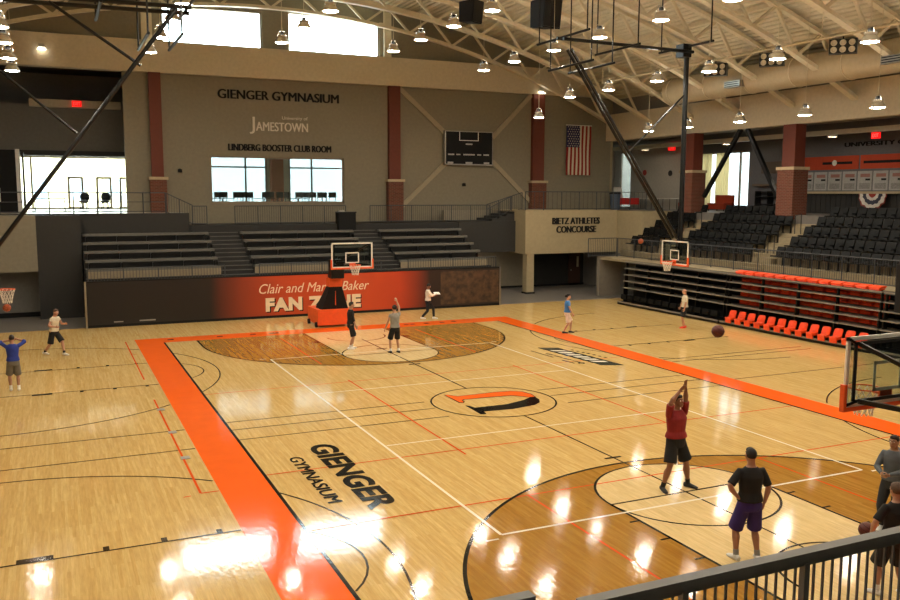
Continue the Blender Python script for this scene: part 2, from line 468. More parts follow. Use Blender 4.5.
for i, (xa, xb) in enumerate(((-5.7, -.3), (1.2, 6.7))):
    w = thing('window_%d' % (i+1), None, None, kind='structure')
    w['label'] = ['left clerestory window over the far band', 'right clerestory window over the far band'][i]
    f = MB(); zt = openz((xa+xb)/2)
    for x in (xa+.04, xb-.04): f.box(x-.04, x+.04, FY+.1, FY+.2, 14.1, openz(max(xa, min(xb, x))))
    f.box(xa, xb, FY+.1, FY+.2, 14.1, 14.17)
    f.build('window_frame', M_frame, w)
    MB().box(xa+.08, xb-.08, FY+.14, FY+.16, 14.17, 15.98).build('pane', M_glass, w)
b = MB(); b.box(6.95, 7.4, FY-.2, FY, 14.1, 16.9); b.box(6.7, 7.4, FY-.12, FY, 15.9, 16.1); struct('trim_2', b, M_steel)
b = MB(); b.box(-6.75, -6.2, FY-.15, FY, 14.1, 16.9); struct('trim_6', b, M_steel)

# brick-footed columns on the far wall
for i, (xa, xb) in enumerate(((-6.5, -5.88), (7.2, 7.92), (17.15, 18.0))):
    c = thing('column', ['column left of the club room window', 'column right of the club room window', 'column left of the hanging flag'][i], None, (0, 0, 0), kind='structure')
    MB().box(xa, xb, FY-.3, FY, 6.9, 12.45).build('column_shaft', M_rust, c)
    MB().box(xa-.12, xb+.12, FY-.45, FY, 4.2, 6.75).build('column_foot', M_brick, c)
    MB().box(xa-.2, xb+.2, FY-.52, FY, 6.75, 6.9).build('column_cap', M_stone, c)
# X bracing behind the scoreboard
b = MB()
for p, q in (((7.9, 12.4), (11.2, 9.6)), ((17.1, 12.4), (14.3, 9.6)), ((11.2, 8.1), (8.0, 5.2)), ((14.3, 8.1), (17.4, 5.3))):
    b.bar((p[0], FY-.06, p[1]), (q[0], FY-.06, q[1]), .12, .28, (0, 0, 1))
struct('trim_3', b, M_steelw)

# ------------------------------------------------------------------ club room behind the far wall
b = MB(); b.box(-6.9, 9, FY+T, 34.2, 4.7, 4.95); struct('floor_club_room', b, mat('pale_carpet', '#b4aa98', .9))
b = MB(); b.box(-6.9, 9, FY+T, 34.2, 8.6, 8.8); struct('ceiling_club_room', b, M_white)
b = MB(); b.box(-6.9, -5.2, 34, 34.3, 4.9, 8.6); b.box(1.17, 2.6, 34, 34.3, 4.9, 8.6); b.box(7.2, 9, 34, 34.3, 4.9, 8.6)
b.box(-6.9, 9, 34, 34.3, 8.45, 8.6); b.box(-6.9, 9, 34, 34.3, 4.9, 5.15)
struct('wall_club_room', b, M_band)
b = MB(); b.box(-7.0, -6.7, FY+T, 34, 4.9, 8.6); struct('wall_club_left', b, M_band); b = MB(); b.box(8.7, 9, FY+T, 34, 4.9, 8.6); struct('wall_club_right', b, M_band)
b = MB(); b.box(1.35, 2.15, 33.6, 34, 4.95, 8.2); struct('column_club_room', b, brick('orange_brick', '#b0562e', '#c26a40', '#d8b9a0'))
for i, (xa, xb, mx) in enumerate(((-5.2, 1.17, -.18), (2.6, 7.2, 4.13))):
    w = thing('window_%d' % (i+3), None, None, kind='structure')
    w['label'] = ['left outside window of the club room', 'right outside window of the club room'][i]
    f = MB()
    for x in (xa+.05, xb-.05, mx): f.box(x-.05, x+.05, 34.05, 34.17, 5.15, 8.45)
    for z in (5.2, 7.68, 8.4): f.box(xa, xb, 34.05, 34.17, z-.05, z+.05)
    f.build('window_frame', M_frame, w)
    MB().box(xa+.1, xb-.1, 34.1, 34.12, 5.25, 8.35).build('pane', M_tint, w)
w = thing('window_5', None, None, kind='structure'); f = MB()
for x in (-3.31, 4.38): f.box(x-.04, x+.04, FY+.1, FY+.2, 5.48, 8.1)
for z in (5.52, 8.06): f.box(-3.35, 4.42, FY+.1, FY+.2, z-.04, z+.04)
f.build('window_frame', M_frame, w)
MB().box(-3.27, 4.34, FY+.14, FY+.16, 5.56, 8.02).build('pane', M_glass, w)
w['label'] = 'wide inner window looking into the club room'

# ------------------------------------------------------------------ roof and side walls
b = MB(); N = 60; x0 = -24; 
for k in range(N):
    xa = -24 + 48*k/N; xb = -24 + 48*(k+1)/N
    b.add([(xa, -34, zroof(xa)), (xb, -34, zroof(xb)), (xb, FY+T, zroof(xb)), (xa, FY+T, zroof(xa)),
           (xa, -34, zroof(xa)+.3), (xb, -34, zroof(xb)+.3), (xb, FY+T, zroof(xb)+.3), (xa, FY+T, zroof(xa)+.3)],
          [(0, 3, 2, 1), (4, 5, 6, 7), (0, 1, 5, 4), (3, 7, 6, 2)])
struct('ceiling', b, M_roof)
b = MB()
for y in [-30 + 3.86*2*i for i in range(8)]: pass
for x in range(-21, 22, 3): b.bar((x, -33, zroof(x)-.09), (x, FY, zroof(x)-.09), .1, .16)
struct('ceiling_beam', b, M_steel)
for i, y in enumerate([27.05, 23.2, 19.3, 15.5, 11.6, 7.8, 3.9, 0.0, -3.9, -7.8]):
    t = thing('roof_truss', None, None, kind='structure')
    def chord(zf, w, h, dz):
        m = MB(); xs = [-23.2 + 46.4*k/32 for k in range(33)]
        for a, c in zip(xs, xs[1:]): m.bar((a, y, zf(a)+dz), (c, y, zf(c)+dz), w, h)
        return m
    chord(zchord, .34, .16, 0).build('bottom_chord', M_steel, t); chord(zroof, .3, .16, -.28).build('top_chord', M_steel, t)
    xs = [-22 + 2.75*k for k in range(17)]
    for k in range(16):
        a, c = xs[k], xs[k+1]; mid = (a+c)/2
        MB().bar((a, y, zchord(a)), (mid, y, zroof(mid)-.3), .12, .12, (0, 1, 0)).build('web_member', M_steel, t)
        MB().bar((mid, y, zroof(mid)-.3), (c, y, zchord(c)), .12, .12, (0, 1, 0)).build('web_member', M_steel, t)
# right side: deep band on brick columns, upper wall
b = MB(); b.box(23, 23.5, -32, FY, 9.6, 11.35); struct('trim_4', b, M_band)
b = MB(); b.box(23.5, 23.8, -32, FY, 11.2, 13); struct('wall_right', b, M_grey)
for i, y in enumerate((19.3, 11.6, 3.9, -3.8)):
    c = thing('column', None, None, kind='structure')
    c['label'] = ['right side brick column by the far corner', 'right side brick column between the two stair aisles', 'right side brick column towards the frame edge', 'right side brick column beyond the frame'][i]
    MB().box(22.9, 23.6, y-.42, y+.42, 7.45, 9.6).build('column_shaft', M_rust, c)
    MB().box(22.75, 23.75, y-.55, y+.55, 4.8, 7.3).build('column_foot', M_brick, c)
    MB().box(22.7, 23.8, y-.6, y+.6, 7.3, 7.45).build('column_cap', M_stone, c)
for k, (ya, yb) in enumerate(((15.4, 18.2), (14.9, 12.5))):
    b = MB(); b.bar((23.2, ya, 9.6), (23.2, yb, 5.9), .2, .2, (0, 1, 0)); struct('trim_%d' % (7+k), b, M_blk)
# left side wall with the same band
b = MB(); b.box(-24, -23.6, -34.3, 36, 0, 13); struct('wall_left', b, M_wall)
b = MB(); b.box(-24, 24, -34.3, -34, 0, 18); struct('wall_near', b, M_wall)
b = MB(); b.box(23.8, 24.1, -34, FY+.3, 12.4, 14); b.box(-24.3, -24, -34, FY+.3, 11, 14); struct('wall_eave', b, M_grey)
b = MB(); b.box(24.2, 24.5, -34.3, -13.9, 0, 13); b.box(23.4, 28.4, -14.3, -14, 0, 13); b.box(24.0, 24.3, -14, 21, 0, 4.9); struct('wall_right_near', b, M_wall)
# ------------------------------------------------------------------ right gallery behind the brick columns
GX = 28.0
b = MB(); b.box(23.4, 33.5, -14, 34.3, 4.3, 5.0); b.box(23.0, 23.4, -14, 20.9, 4.3, 5.0); struct('floor_gallery', b, M_conc)
b = MB(); b.box(GX, GX+.3, -14, 19.7, 5, 10.2); b.box(GX, GX+.3, 24.3, 24.9, 5, 10.2); b.box(GX, GX+.3, 19.7, 24.3, 8.75, 10.2); b.box(GX, GX+.3, 19.7, 24.3, 4.7, 5.2)
struct('wall_gallery', b, M_gal)
b = MB(); b.box(23.4, 36, 34, 34.3, 4.7, 10.2); struct('wall_gallery_far', b, mat('pale_grey_wall', '#c0bbb0', .8))
b = MB(); b.box(GX, GX+.3, 24.9, 31.9, 5, 10.2); b.box(GX, GX+.3, 33.3, 34, 5, 10.2); b.box(GX, GX+.3, 31.9, 33.3, 9.2, 10.2); struct('wall_gallery_side', b, mat('pale_grey_wall', '#c0bbb0', .8))
b = MB(); b.box(23.6, GX+.3, -14, 34.3, 10.2, 10.4); struct('ceiling_gallery', b, mat('dark_gallery_ceiling', '#4a4640', .8))
b = MB(); b.box(23.4, 23.8, FY+.3, 34.3, 0, 10.4); struct('wall_club_side', b, M_wall2)
for i, (ya, yb, z0, z1, parts) in enumerate(((19.7, 24.3, 5.2, 8.75, (20.6, 23.5)), (31.9, 33.3, 5.0, 9.2, ()))):
    w = thing('window_%d' % (6+i), ['tall bright gallery window between the right side columns', 'bright gallery window by the far corner'][i], None, kind='structure')
    f = MB()
    for y in (ya+.05, yb-.05) + parts: f.box(GX+.05, GX+.17, y-.05, y+.05, z0, z1)
    for z in (z0+.05, z1-.05): f.box(GX+.05, GX+.17, ya, yb, z-.05, z+.05)
    f.build('window_frame', M_frame, w)
    MB().box(GX+.1, GX+.12, ya+.1, yb-.1, z0+.1, z1-.1).build('pane', M_tint, w)
b = MB(); b.box(25.7, 26.0, -12, 33.8, 9.15, 9.4)
t = tag(b.build('gallery_conduit', mat('pale_trunking', '#c9c2b0', .5)), 'long pale cable trunking under the dark gallery ceiling', 'trunking')
b = MB(); b.tube([(24.6, -12, 9.85), (24.6, 33, 9.85)], .22, 14)
tag(b.build('gallery_pipe', mat('grey_pipe', '#77726a', .5), smooth=True), 'grey round pipe running under the gallery ceiling', 'pipe')
b = MB(); b.tube([(27.1, 24, 9.75), (27.1, 33.5, 9.75)], .3, 14)
for y in (25, 28, 31, 33): b.box(27.08, 27.12, y-.03, y+.03, 10.0, 10.197)
tag(b.build('gallery_duct', mat('silver_duct', '#8f8d88', .35, metal=.5), smooth=True), 'silver duct under the gallery ceiling near the far corner', 'duct')
E_warm = emit('lamp_lens', '#fff5e2', 122)
E_glow = emit('gallery_lamp_lens', '#fff0d8', 26)
for i, (x, y) in enumerate(((25.9, 11.6), (25.9, 3.5), (25.9, 19.5), (25.9, 27.5))):
    t = thing('gallery_downlight', 'round downlight under the pale trunking, %s' % ['above the orange banners', 'towards the frame edge', 'beside the tall bright window', 'near the far corner'][i], 'light', (x, y, 9.15), 0, 'gallery downlights')
    MB().lathe([(0, 0), (.26, 0), (.26, -.1), (.22, -.1)], 18).build('housing', M_white, t)
    MB().lathe([(.22, -.07), (0, -.07)], 18).build('lens', E_glow, t)
cm = bpy.data.materials.new('cream_curtain_cloth'); cm.use_nodes = True
tn = cm.node_tree.nodes.new('ShaderNodeBsdfTranslucent'); tn.inputs[0].default_value = lin('#f6e8c4')
pb = cm.node_tree.nodes['Principled BSDF']; pb.inputs['Base Color'].default_value = lin('#d8c6a0'); pb.inputs['Roughness'].default_value = .9
mxs = cm.node_tree.nodes.new('ShaderNodeMixShader'); mxs.inputs[0].default_value = .8
cm.node_tree.links.new(pb.outputs[0], mxs.inputs[1]); cm.node_tree.links.new(tn.outputs[0], mxs.inputs[2]); cm.node_tree.links.new(mxs.outputs[0], cm.node_tree.nodes['Material Output'].inputs[0])
for i, (ya, yb) in enumerate(((21.4, 22.6), (23.0, 24.2))):
    t = thing('curtain', 'cream curtain panel at the tall gallery window, %s one' % ('right', 'left')[i], 'curtain', (27.9, ya, 5.1), 0, 'cream curtain panels')
    m = MB(); n = 24
    P = [(.03*math.sin(k*1.3), (yb-ya)*k/n) for k in range(n+1)]
    m.prism(P + [(a+.012, c) for a, c in reversed(P)], lambda a, c, k: (a, c, k), 3.6); m.build('cloth', cm, t)
    MB().tube([(0, -.05, 3.62), (0, yb-ya+.05, 3.62)], .02, 8).build('rod', M_blk, t)
# banners and posters on the slate wall
M_ban = mat('orange_banner', '#b8421a', .7)
for i, (ya, yb, lab) in enumerate(((11.62, 15.3, 'orange banner with a pale round emblem beside the right brick column'), (6.0, 11.5, 'second orange banner, the one running to the frame edge'))):
    o = tag(MB().box(GX-.04, GX, ya, yb, 7.42, 8.15).build('wall_banner', M_ban), lab, 'banner', 'orange banners on the slate wall')
    MB().box(GX-.045, GX-.04, ya+.4, ya+2.4 if i == 0 else yb-.2, 7.7, 7.84).build('banner_text_line', M_blkm, o)
    if i == 0:
        m = MB(); m.prism([(.16*math.cos(k*PI/8), .16*math.sin(k*PI/8)) for k in range(16)], lambda a, c, k: (GX-.04-k, 13.2+a, 7.78+c), .006); m.build('banner_emblem', M_white, o)
b = MB(); letters(b, 'UNIVERSITY OF JAMESTOWN', (GX-.002, 12.6, 8.55), (0, -1, 0), (0, 0, 1), 7.6, .3, .04, twice=.03)
tag(b.build('wall_lettering', M_blkm), 'black wall letters UNIVERSITY OF JAMESTOWN above the orange banners', 'lettering')
M_post = mat('grey_white_poster', '#a9a7a2', .7, var=.12, scale=14)
for i in range(10):
    y1 = 15.55 - i*.98
    o = tag(MB().box(GX-.03, GX, y1-.9, y1, 6.28, 7.3).build('wall_poster', M_post), 'pale printed poster under the orange banners, %s from the right brick column' % ORD[i], 'poster', 'row of pale posters on the slate wall')
    MB().box(GX-.036, GX-.03, y1-.78, y1-.18, 6.98, 7.16).build('poster_heading', mat('dull_red_print', '#9a6a60', .7), o)
    MB().box(GX-.036, GX-.03, y1-.8, y1-.5, 6.8, 6.9).build('poster_mark', M_blkm, o)
    MB().box(GX-.036, GX-.03, y1-.8, y1-.12, 6.36, 6.66).build('poster_picture', mat('grey_print', '#8c8a86', .7, var=.3, scale=18), o)
b = MB(); b.box(27.6, GX, -4, 16.8, 6.1, 6.22); tag(b.build('wall_ledge', M_stone), 'long pale ledge below the row of posters', 'ledge')
b = MB(); b.box(GX-.1, GX, -4, 16.8, 5.0, 6.1)
for i in range(60): b.box(GX-.13, GX-.1, -4+i*.345, -3.94+i*.345, 5.0, 6.1)
struct('wall_wainscot', b, M_dark)
bt = thing('bunting', 'half-round patriotic bunting in red, white and dark rings hung under the ledge', 'bunting', (27.6, 10.3, 6.1))
for k, (r0, r1, m) in enumerate(((.22, 0, '#a03a30'), (.38, .22, '#d8d2c8'), (.6, .38, '#3a3a48'), (.8, .6, '#d8d2c8'), (.88, .8, '#8a3a30'))):
    mb = MB(); n = 20
    def rr(r, a): return r*(1 + .05*math.sin(a*14))
    poly = [(rr(r0, PI+PI*j/n)*math.cos(PI+PI*j/n), .95*rr(r0, PI+PI*j/n)*math.sin(PI+PI*j/n)) for j in range(n+1)]
    inner = [(rr(r1, PI+PI*j/n)*math.cos(PI+PI*j/n), .95*rr(r1, PI+PI*j/n)*math.sin(PI+PI*j/n)) for j in range(n+1)]
    for j in range(n):
        q = [poly[j], poly[j+1], inner[j+1], inner[j]] if r1 else [poly[j], poly[j+1], (0, 0)]
        mb.prism(q, lambda a, c, kk: (-.02 - kk + .03*math.sin(a*16), a, c), .02)
    mb.build('bunting_ring', mat('bunting_%d' % k, m, .8), bt)
def exit_sign(loc, rz, lab):
    t = thing('exit_sign', lab, 'sign', loc, rz, 'lit red exit signs')
    MB().box(-.24, .24, -.04, .04, -.15, .15).build('housing', emit('exit_red', '#e01515', 1.6), t)
    m = MB(); letters(m, 'EXIT', (-.18, -.041, -.09), (1, 0, 0), (0, 0, 1), .36, .18, .004, bold=.02); m.build('sign_letters', mat('exit_letters', '#f7d8d0', .5), t)
exit_sign((26.0, 9.0, 8.98), -PI/2, 'red exit sign under the gallery trunking above the posters')
exit_sign((27.0, 26.0, 9.15), -PI/4, 'red exit sign below the trunking before the pale gallery wall')
exit_sign((-9.95, 32.4, 11.05), 0, 'red exit sign on the pale soffit over the lobby')
# small things in the gallery
t = thing('office_shelf', 'dark shelf unit standing in the gallery below the black brace', 'shelf', (27.75, 17.6, 5))
for z in (.05, .45, .9, 1.2): MB().box(-.25, .2, -1.0, 1.0, z-.03, z+.03).build('shelf_board', M_blkm, t)
for y in (-1.0, 0, 1.0): MB().box(-.25, .2, y-.03, y+.03, 0, 1.25).build('upright', M_blkm, t)
o = tag(MB().box(27.9, GX, 16.7, 18.6, 7.3, 8.0).build('wall_picture', mat('dull_brown_board', '#5e5348', .7)), 'dark framed board on the slate wall left of the brick column', 'picture')
o = tag(MB().box(27.6, GX, 16.9, 19.0, 6.55, 6.68).build('wall_shelf', mat('brown_shelf', '#6c5c4a', .6)), 'short brown shelf on the slate wall below the dark board', 'shelf')
for i, (y, lab) in enumerate(((23.4, 'left'), (20.6, 'right'))):
    t = thing('lounge_sofa', 'orange-red lounge sofa below the tall bright gallery window, %s one' % lab, 'sofa', (26.6, y, 5), PI/2, 'orange-red lounge sofas')
    MB().box(-.75, .75, -.4, .4, .12, .5).build('seat', mat('red_upholstery', '#b0401f', .8), t)
    MB().box(-.75, .75, -.45, -.25, .12, 1.0).build('backrest', mat('red_upholstery', '#b0401f', .8), t)
    for x in (-.68, .68):
        for y2 in (-.35, .33): MB().tube([(x, y2, 0), (x, y2, .14)], .03, 8).build('leg', M_blk, t)
t = thing('cloth_table', 'table under a red cloth by the far corner window', 'table', (25.2, 28.9, 5))
MB().box(-1.0, 1.0, -.45, .45, .70, .76).build('tabletop', M_white, t)
MB().box(-1.03, 1.03, -.48, .48, .32, .775).build('tablecloth', mat('red_cloth', '#c8231c', .8), t)
for x in (-.9, .9):
    for y in (-.38, .38): MB().tube([(x, y, 0), (x, y, .72)], .025, 8).build('leg', M_alu, t)
o = thing('display_board', 'small white board propped on the red-clothed table', 'sign', (24.9, 28.9, 5.777))
MB().obox((-.35, .1, 0), (.7, 0, 0), (0, .18, .75), (0, .03, 0)).build('panel', M_white, o); MB().obox((-.04, .4, 0), (.08, 0, 0), (0, -.13, .6), (0, .02, 0)).build('prop', M_blk, o)
for i in range(3):
    t = thing('folding_table', 'long white-topped folding table before the pale gallery wall, %s from the far corner' % ORD[i], 'table', (27.0, 30.4-i*2.0, 5), PI/2, 'folding tables in the gallery')
    MB().box(-.85, .85, -.38, .38, .72, .77).build('tabletop', M_white, t)
    for x in (-.75, .75):
        for y in (-.3, .3): MB().tube([(x, y, 0), (x, y, .73)], .02, 8).build('leg', M_blk, t)
for i, (y_, z, m, lab) in enumerate(((30.2, 7.6, '#b83a35', 'small red round plaque on the pale gallery wall'), (27.3, 7.5, '#2e2a28', 'small dark round plaque on the pale gallery wall'))):
    mb = MB(); mb.prism([(.2*math.cos(k*PI/10), .2*math.sin(k*PI/10)) for k in range(20)], lambda a, c, k: (GX-k, y_+a, z+c), .05)
    tag(mb.build('wall_plaque', mat('plaque_%d' % i, m, .6)), lab, 'plaque')
bn = thing('recycling_bin', 'tall blue-grey bin beside the far right corner of the wall', 'bin', (22.9, 26.6, 5.001))
MB().lathe([(0, 0), (.3, 0), (.36, 1.05), (0, 1.05)], 20).build('body', mat('blue_grey_bin', '#4d5a6e', .5), bn, True); MB().lathe([(0, 1.05), (.38, 1.05), (.38, 1.12), (.2, 1.2), (0, 1.2)], 20).build('lid', M_blkm, bn, True)

# ------------------------------------------------------------------ concourse block in the far right corner
M_blk2 = M_wall2
b = MB(); b.box(14.35, 20.95, 23.6, FY, 2.42, 5.05); struct('wall_concourse', b, M_wall2)
b = MB(); b.box(20.95, 24, 20.9, FY, 2.35, 5.0); struct('wall_concourse_side', b, M_wall2)
b = MB(); b.box(14.5, 15.0, 23.65, 24.15, 0, 2.42); struct('column', b, M_wall2)['label'] = 'plain square pillar under the concourse block'
b = MB(); b.box(14.45, 15.05, 23.6, 24.2, 0, .1); struct('baseboard_pillar', b, M_blkm)
b = MB(); b.box(10.6, 16.8, 27.2, 27.5, 0, 2.42); b.box(10.6, 14.4, 27.2, 27.5, 2.4, 5); struct('wall_recess', b, mat('pale_recess_wall', '#8f8674', .8))
b = MB(); b.box(16.8, 21, 27.25, 27.6, 0, 2.42); struct('wall_recess_back', b, M_dark)
b = MB(); b.box(10.6, 21, 27.15, 27.2, 0, .12); struct('baseboard_recess', b, M_blkm)
b = MB(); b.box(20.9, 24, 21.2, 27.4, 0, 2.35); b.box(19.4, 24, 20.9, 21.2, 0, 2.35); struct('wall_recess_right', b, M_grey)
b = MB(); b.box(17.9, 19.4, 20.9, 21.2, 0, 2.35); struct('wall_bleacher_end', b, mat('grey_tan_wall', '#7f776a', .8))
for i, x in enumerate((11.8, 13.4)):  # two lamps added to brighten the recess wall
    t = thing('added_downlight', 'added downlight brightening the recess beside the fan banner, %s one' % ('left', 'right')[i], 'light', (x, 25.9, 2.5), 0, 'added recess downlights')
    MB().lathe([(0, 0), (.2, 0), (.2, -.05), (.16, -.05)], 14).build('housing', M_white, t); MB().lathe([(.16, -.04), (0, -.04)], 14).build('lens', E_glow, t)
d = thing('door_1', 'brown door in the recess under the concourse block', None, kind='structure')
MB().box(19.7, 20.6, 27.15, 27.25, 0, 2.1).build('door_leaf', mat('brown_door', '#4a2f22', .5), d); MB().ball((19.85, 27.1, 1.0), .05).build('door_knob', M_alu, d)
MB().box(20.3, 20.45, 27.12, 27.15, 1.2, 1.9).build('door_window', mat('pale_glazing', '#b8b4a6', .2), d)
b = MB(); letters(b, 'BIETZ ATHLETES', (16.2, 23.6, 4.2), (1, 0, 0), (0, 0, 1), 3.4, .4, .05, twice=.04); letters(b, 'CONCOURSE', (16.5, 23.6, 3.68), (1, 0, 0), (0, 0, 1), 2.85, .4, .05, twice=.04)
tag(b.build('wall_lettering', M_blkm), 'black wall letters BIETZ ATHLETES CONCOURSE on the tan concourse block', 'lettering')

# ------------------------------------------------------------------ lobby at the left, behind its opening
b = MB(); b.box(-24, -5.0, 25.3, 40, 4.7, 4.98); struct('floor_lobby', b, mat('pale_lobby_floor', '#c8c4bc', .25))
b = MB(); b.box(-24, -5.0, 25.0, 25.3, 0, 5.0); struct('wall_lobby_edge', b, M_dark)
b = MB(); b.box(-12.25, -10.3, 23.5, 25.0, 0, 4.95); struct('wall_bleacher_wing', b, M_dark)
b = MB(); b.box(-24, -12.25, 23.5, 25.0, 2.3, 4.95); struct('wall_left_block', b, M_wall)
b = MB(); b.box(-24, -12.25, 24.8, 25.0, 0, 2.3); struct('wall_left_recess', b, M_grey)
b = MB(); b.box(-24, -12.25, 24.7, 24.8, 0, .22); struct('baseboard_left', b, M_blkm)
b = MB(); b.box(-24, -5.9, 33, 33.3, 8.4, 11.0); struct('wall_lobby_header', b, M_grey)
b = MB(); b.box(-24, -5.9, 32.9, 33.35, 8.15, 8.42); struct('trim_5', b, M_dark)
b = MB(); b.box(-12.4, -7.6, 32.5, 33.3, 10.85, 11.25); struct('trim_soffit', b, M_band)
b = MB(); b.box(-24, -5.9, 35.5, 35.8, 8.3, 13); b.box(-24, -5.9, 33.3, 35.8, 8.2, 8.35); struct('wall_lobby_upper', b, M_grey)
b = MB(); b.box(-24, -5.9, FY+.35, 36, 13, 13.2); struct('ceiling_lobby_upper', b, M_dark)
b = MB(); b.box(-24, -5.9, 33.3, 40, 8.35, 8.5); struct('ceiling_lobby', b, M_band)
b = MB(); b.box(-6.2, -5.9, FY+.3, 40, 4.7, 13); struct('wall_lobby_right', b, M_wall)
b = MB(); b.box(-24, -13.3, 39.6, 39.9, 4.7, 8.5); struct('wall_lobby_front', b, M_grey)
b = MB(); b.box(-24, -23.7, 20, 40, 0, 13); struct('wall_lobby_left', b, M_wall)
for i in range(3):
    t = thing('lobby_downlight', 'small downlight under the lobby header, %s from the left' % ORD[i], 'light', (-11.6+i*1.6, 33.9, 8.2), 0, 'lobby downlights')
    MB().lathe([(0, 0), (.14, 0), (.14, -.06), (.11, -.06)], 14).build('housing', M_white, t); MB().lathe([(.11, -.05), (0, -.05)], 14).build('lens', E_glow, t)
w = thing('window_8', 'glazed lobby front with doors', None, kind='structure'); f = MB()
for x in (-13.25, -12.6, -6.25): f.box(x-.06, x+.06, 39.7, 39.85, 4.98, 8.35)
for z in (5.03, 8.3): f.box(-13.3, -6.2, 39.72, 39.84, z-.05, z+.05)
f.build('window_frame', M_frame, w)
MB().box(-13.2, -6.3, 39.77, 39.79, 5.05, 8.3).build('pane', M_glass, w)
for i, x in enumerate((-10.05, -8.33, -6.9)):
    d = thing('door_%d' % (i+2), None, None, kind='structure'); d['label'] = ['left glazed lobby door', 'right glazed lobby door', 'glazed lobby door beside the beige wall edge'][i]
    m = MB()
    for s in (-.41, .41): m.box(x+s-.07, x+s+.07, 39.6, 39.7, 4.98, 7.05)
    for z in (5.05, 7.0): m.box(x-.41, x+.41, 39.6, 39.7, z-.07, z+.07)
    m.build('door_frame', M_frame, d); m2 = MB(); m2.tube([(x+.38, 39.55, 5.7), (x+.38, 39.55, 6.2)], .02, 8); m2.build('door_handle', M_alu, d)
pt = thing('partition', 'big black partition with a pale edge at the far left of the lobby', 'partition', (-14.9, 30, 4.98))
MB().box(-2.1, 1.75, -.2, .2, 0, 3.3).build('panel', M_blkm, pt); MB().box(1.75, 1.95, -.22, .22, 0, 3.35).build('edge_strip', mat('pale_metal_edge', '#d6d2cb', .3), pt); MB().box(2.05, 2.15, -.22, .22, 0, 3.2).build('edge_post', M_blk, pt)
MB().box(.35, .95, -.23, -.2, .55, 1.3).build('notice', M_white, pt)
for i, x in enumerate((-9.62, -8.36)):
    t = thing('lounge_chair', 'black high-backed lounge chair standing in the bright lobby, %s one' % ('left', 'right')[i], 'chair', (x, 38.6, 4.98), PI*.9, 'black lobby chairs')
    mb = MB(); mb.ball((0, 0, .5), .3, sc=(1, .9, .35)); mb.build('seat', M_blkm, t, True)
    mb = MB(); mb.ball((0, -.22, .78), .33, sc=(.95, .3, 1.0)); mb.build('backrest', M_blkm, t, True)
    for s in (-.2, .2):
        for q in (-.18, .18): MB().tube([(s, q, 0), (s*.6, q*.6, .5)], .03, 8).build('leg', M_blk, t)
tb = thing('lobby_table', 'low table with a thin top in the lobby left of the black chairs', 'table', (-11.6, 34.5, 4.98))
MB().box(-.9, .9, -.4, .4, .68, .74).build('tabletop', M_frame, tb)
for s in (-.8, .8):
    for q in (-.3, .3): MB().tube([(s, q, 0), (s, q, .7)], .025, 8).build('leg', M_blk, tb)
# outside, seen blown out through the glass
struct('ground_outside', MB().box(-60, 60, 40, 120, 3.6, 3.8), mat('pale_paving', '#b9b4aa', .9))
bd = thing('outside_building', 'pale yellow building seen through the lobby glass', 'building', (-12, 60, 3.8))
MB().box(-6, 7, 0, 8, 0, 6).build('wall', mat('pale_siding', '#e6d9b0', .9), bd); MB().box(-6.4, 7.4, -.4, 8.4, 6, 6.5).build('roof', mat('grey_roof', '#8a8680', .9), bd)
for x in (-4, -1, 2, 5): MB().box(x, x+1.2, -.06, 0, 1.6, 3.4).build('window', mat('pale_blue_glazing', '#b4c8d8', .2), bd)

# ------------------------------------------------------------------ railings
def railing(name, lab, p, q, h=1.05, nbay=4, bar=.12, group=None, rb=.011, rp=.028, rt=.026, single=False, curb=.08):
    """handrail from p to q (points at floor level), posts, and bars between them"""
    p, q = Vector(p), Vector(q); t = thing(name, lab, 'railing', tuple(p), 0, group)
    d = q - p; Z = Vector((0, 0, 1))
    MB().tube([Z*h, d+Z*h], rt, 8).build('handrail', M_rail, t); MB().tube([Z*curb, d+Z*curb], rp*.8, 8).build('bottom_rail', M_rail, t)
    for i in range(nbay+1):
        a = d*(i/nbay); MB().tube([a, a+Z*h], rp, 8).build('post', M_rail, t)
    flatd = Vector((d.x, d.y, 0)).length
    for i in range(nbay):
        m = MB(); n = max(2, int(flatd/nbay/bar))
        for k in range(1, n):
            a = d*((i + k/n)/nbay); m.tube([a+Z*curb, a+Z*h], rb, 5, False)
        m.build('bar_panel', M_rail, t)
    return t
def cable_rail(lab, p, q, h, nbay, zs, group=None):
    p, q = Vector(p), Vector(q); t = thing('railing', lab, 'railing', tuple(p), 0, group); d = q-p; Z = Vector((0, 0, 1))
    MB().tube([Z*h, d+Z*h], .026, 8).build('handrail', M_rail, t)
    for z in zs: MB().tube([Z*z, d+Z*z], .02, 6).build('middle_rail', M_rail, t)
    for i in range(nbay+1):
        a = d*(i/nbay); MB().tube([a, a+Z*h], .03, 8).build('post', M_rail, t)
RG = 'dark steel railings around the stands'
cable_rail('thin dark railing along the lobby edge over the charcoal wall', (-16, 25.1, 4.98), (-6.15, 25.1, 4.98), 1.07, 9, (.12, .6), RG)
railing('railing', 'sloping stair railing from the lobby edge down to the bleacher walkway', (-6.1, 25.2, 4.98), (-4.8, 25.2, 4.35), 1.05, 2, group=RG)
railing('railing', 'short dark railing right of the left stair on the bleacher walkway', (-4.75, 25.6, 4.35), (-4.0, 25.6, 4.35), 1.0, 1, group=RG)
railing('railing', 'dark railing behind the bleachers below the club room window', (-2.5, 25.7, 4.35), (3.75, 25.7, 4.35), 1.0, 5, group=RG)
railing('railing', 'dark railing behind the right bleacher section', (5.3, 25.9, 4.35), (13.1, 25.9, 4.35), 1.0, 6, group=RG)
railing('railing', 'sloping stair railing up to the concourse block', (13.1, 26.3, 4.3), (15.6, 26.3, 5.05), 1.08, 3, group=RG)
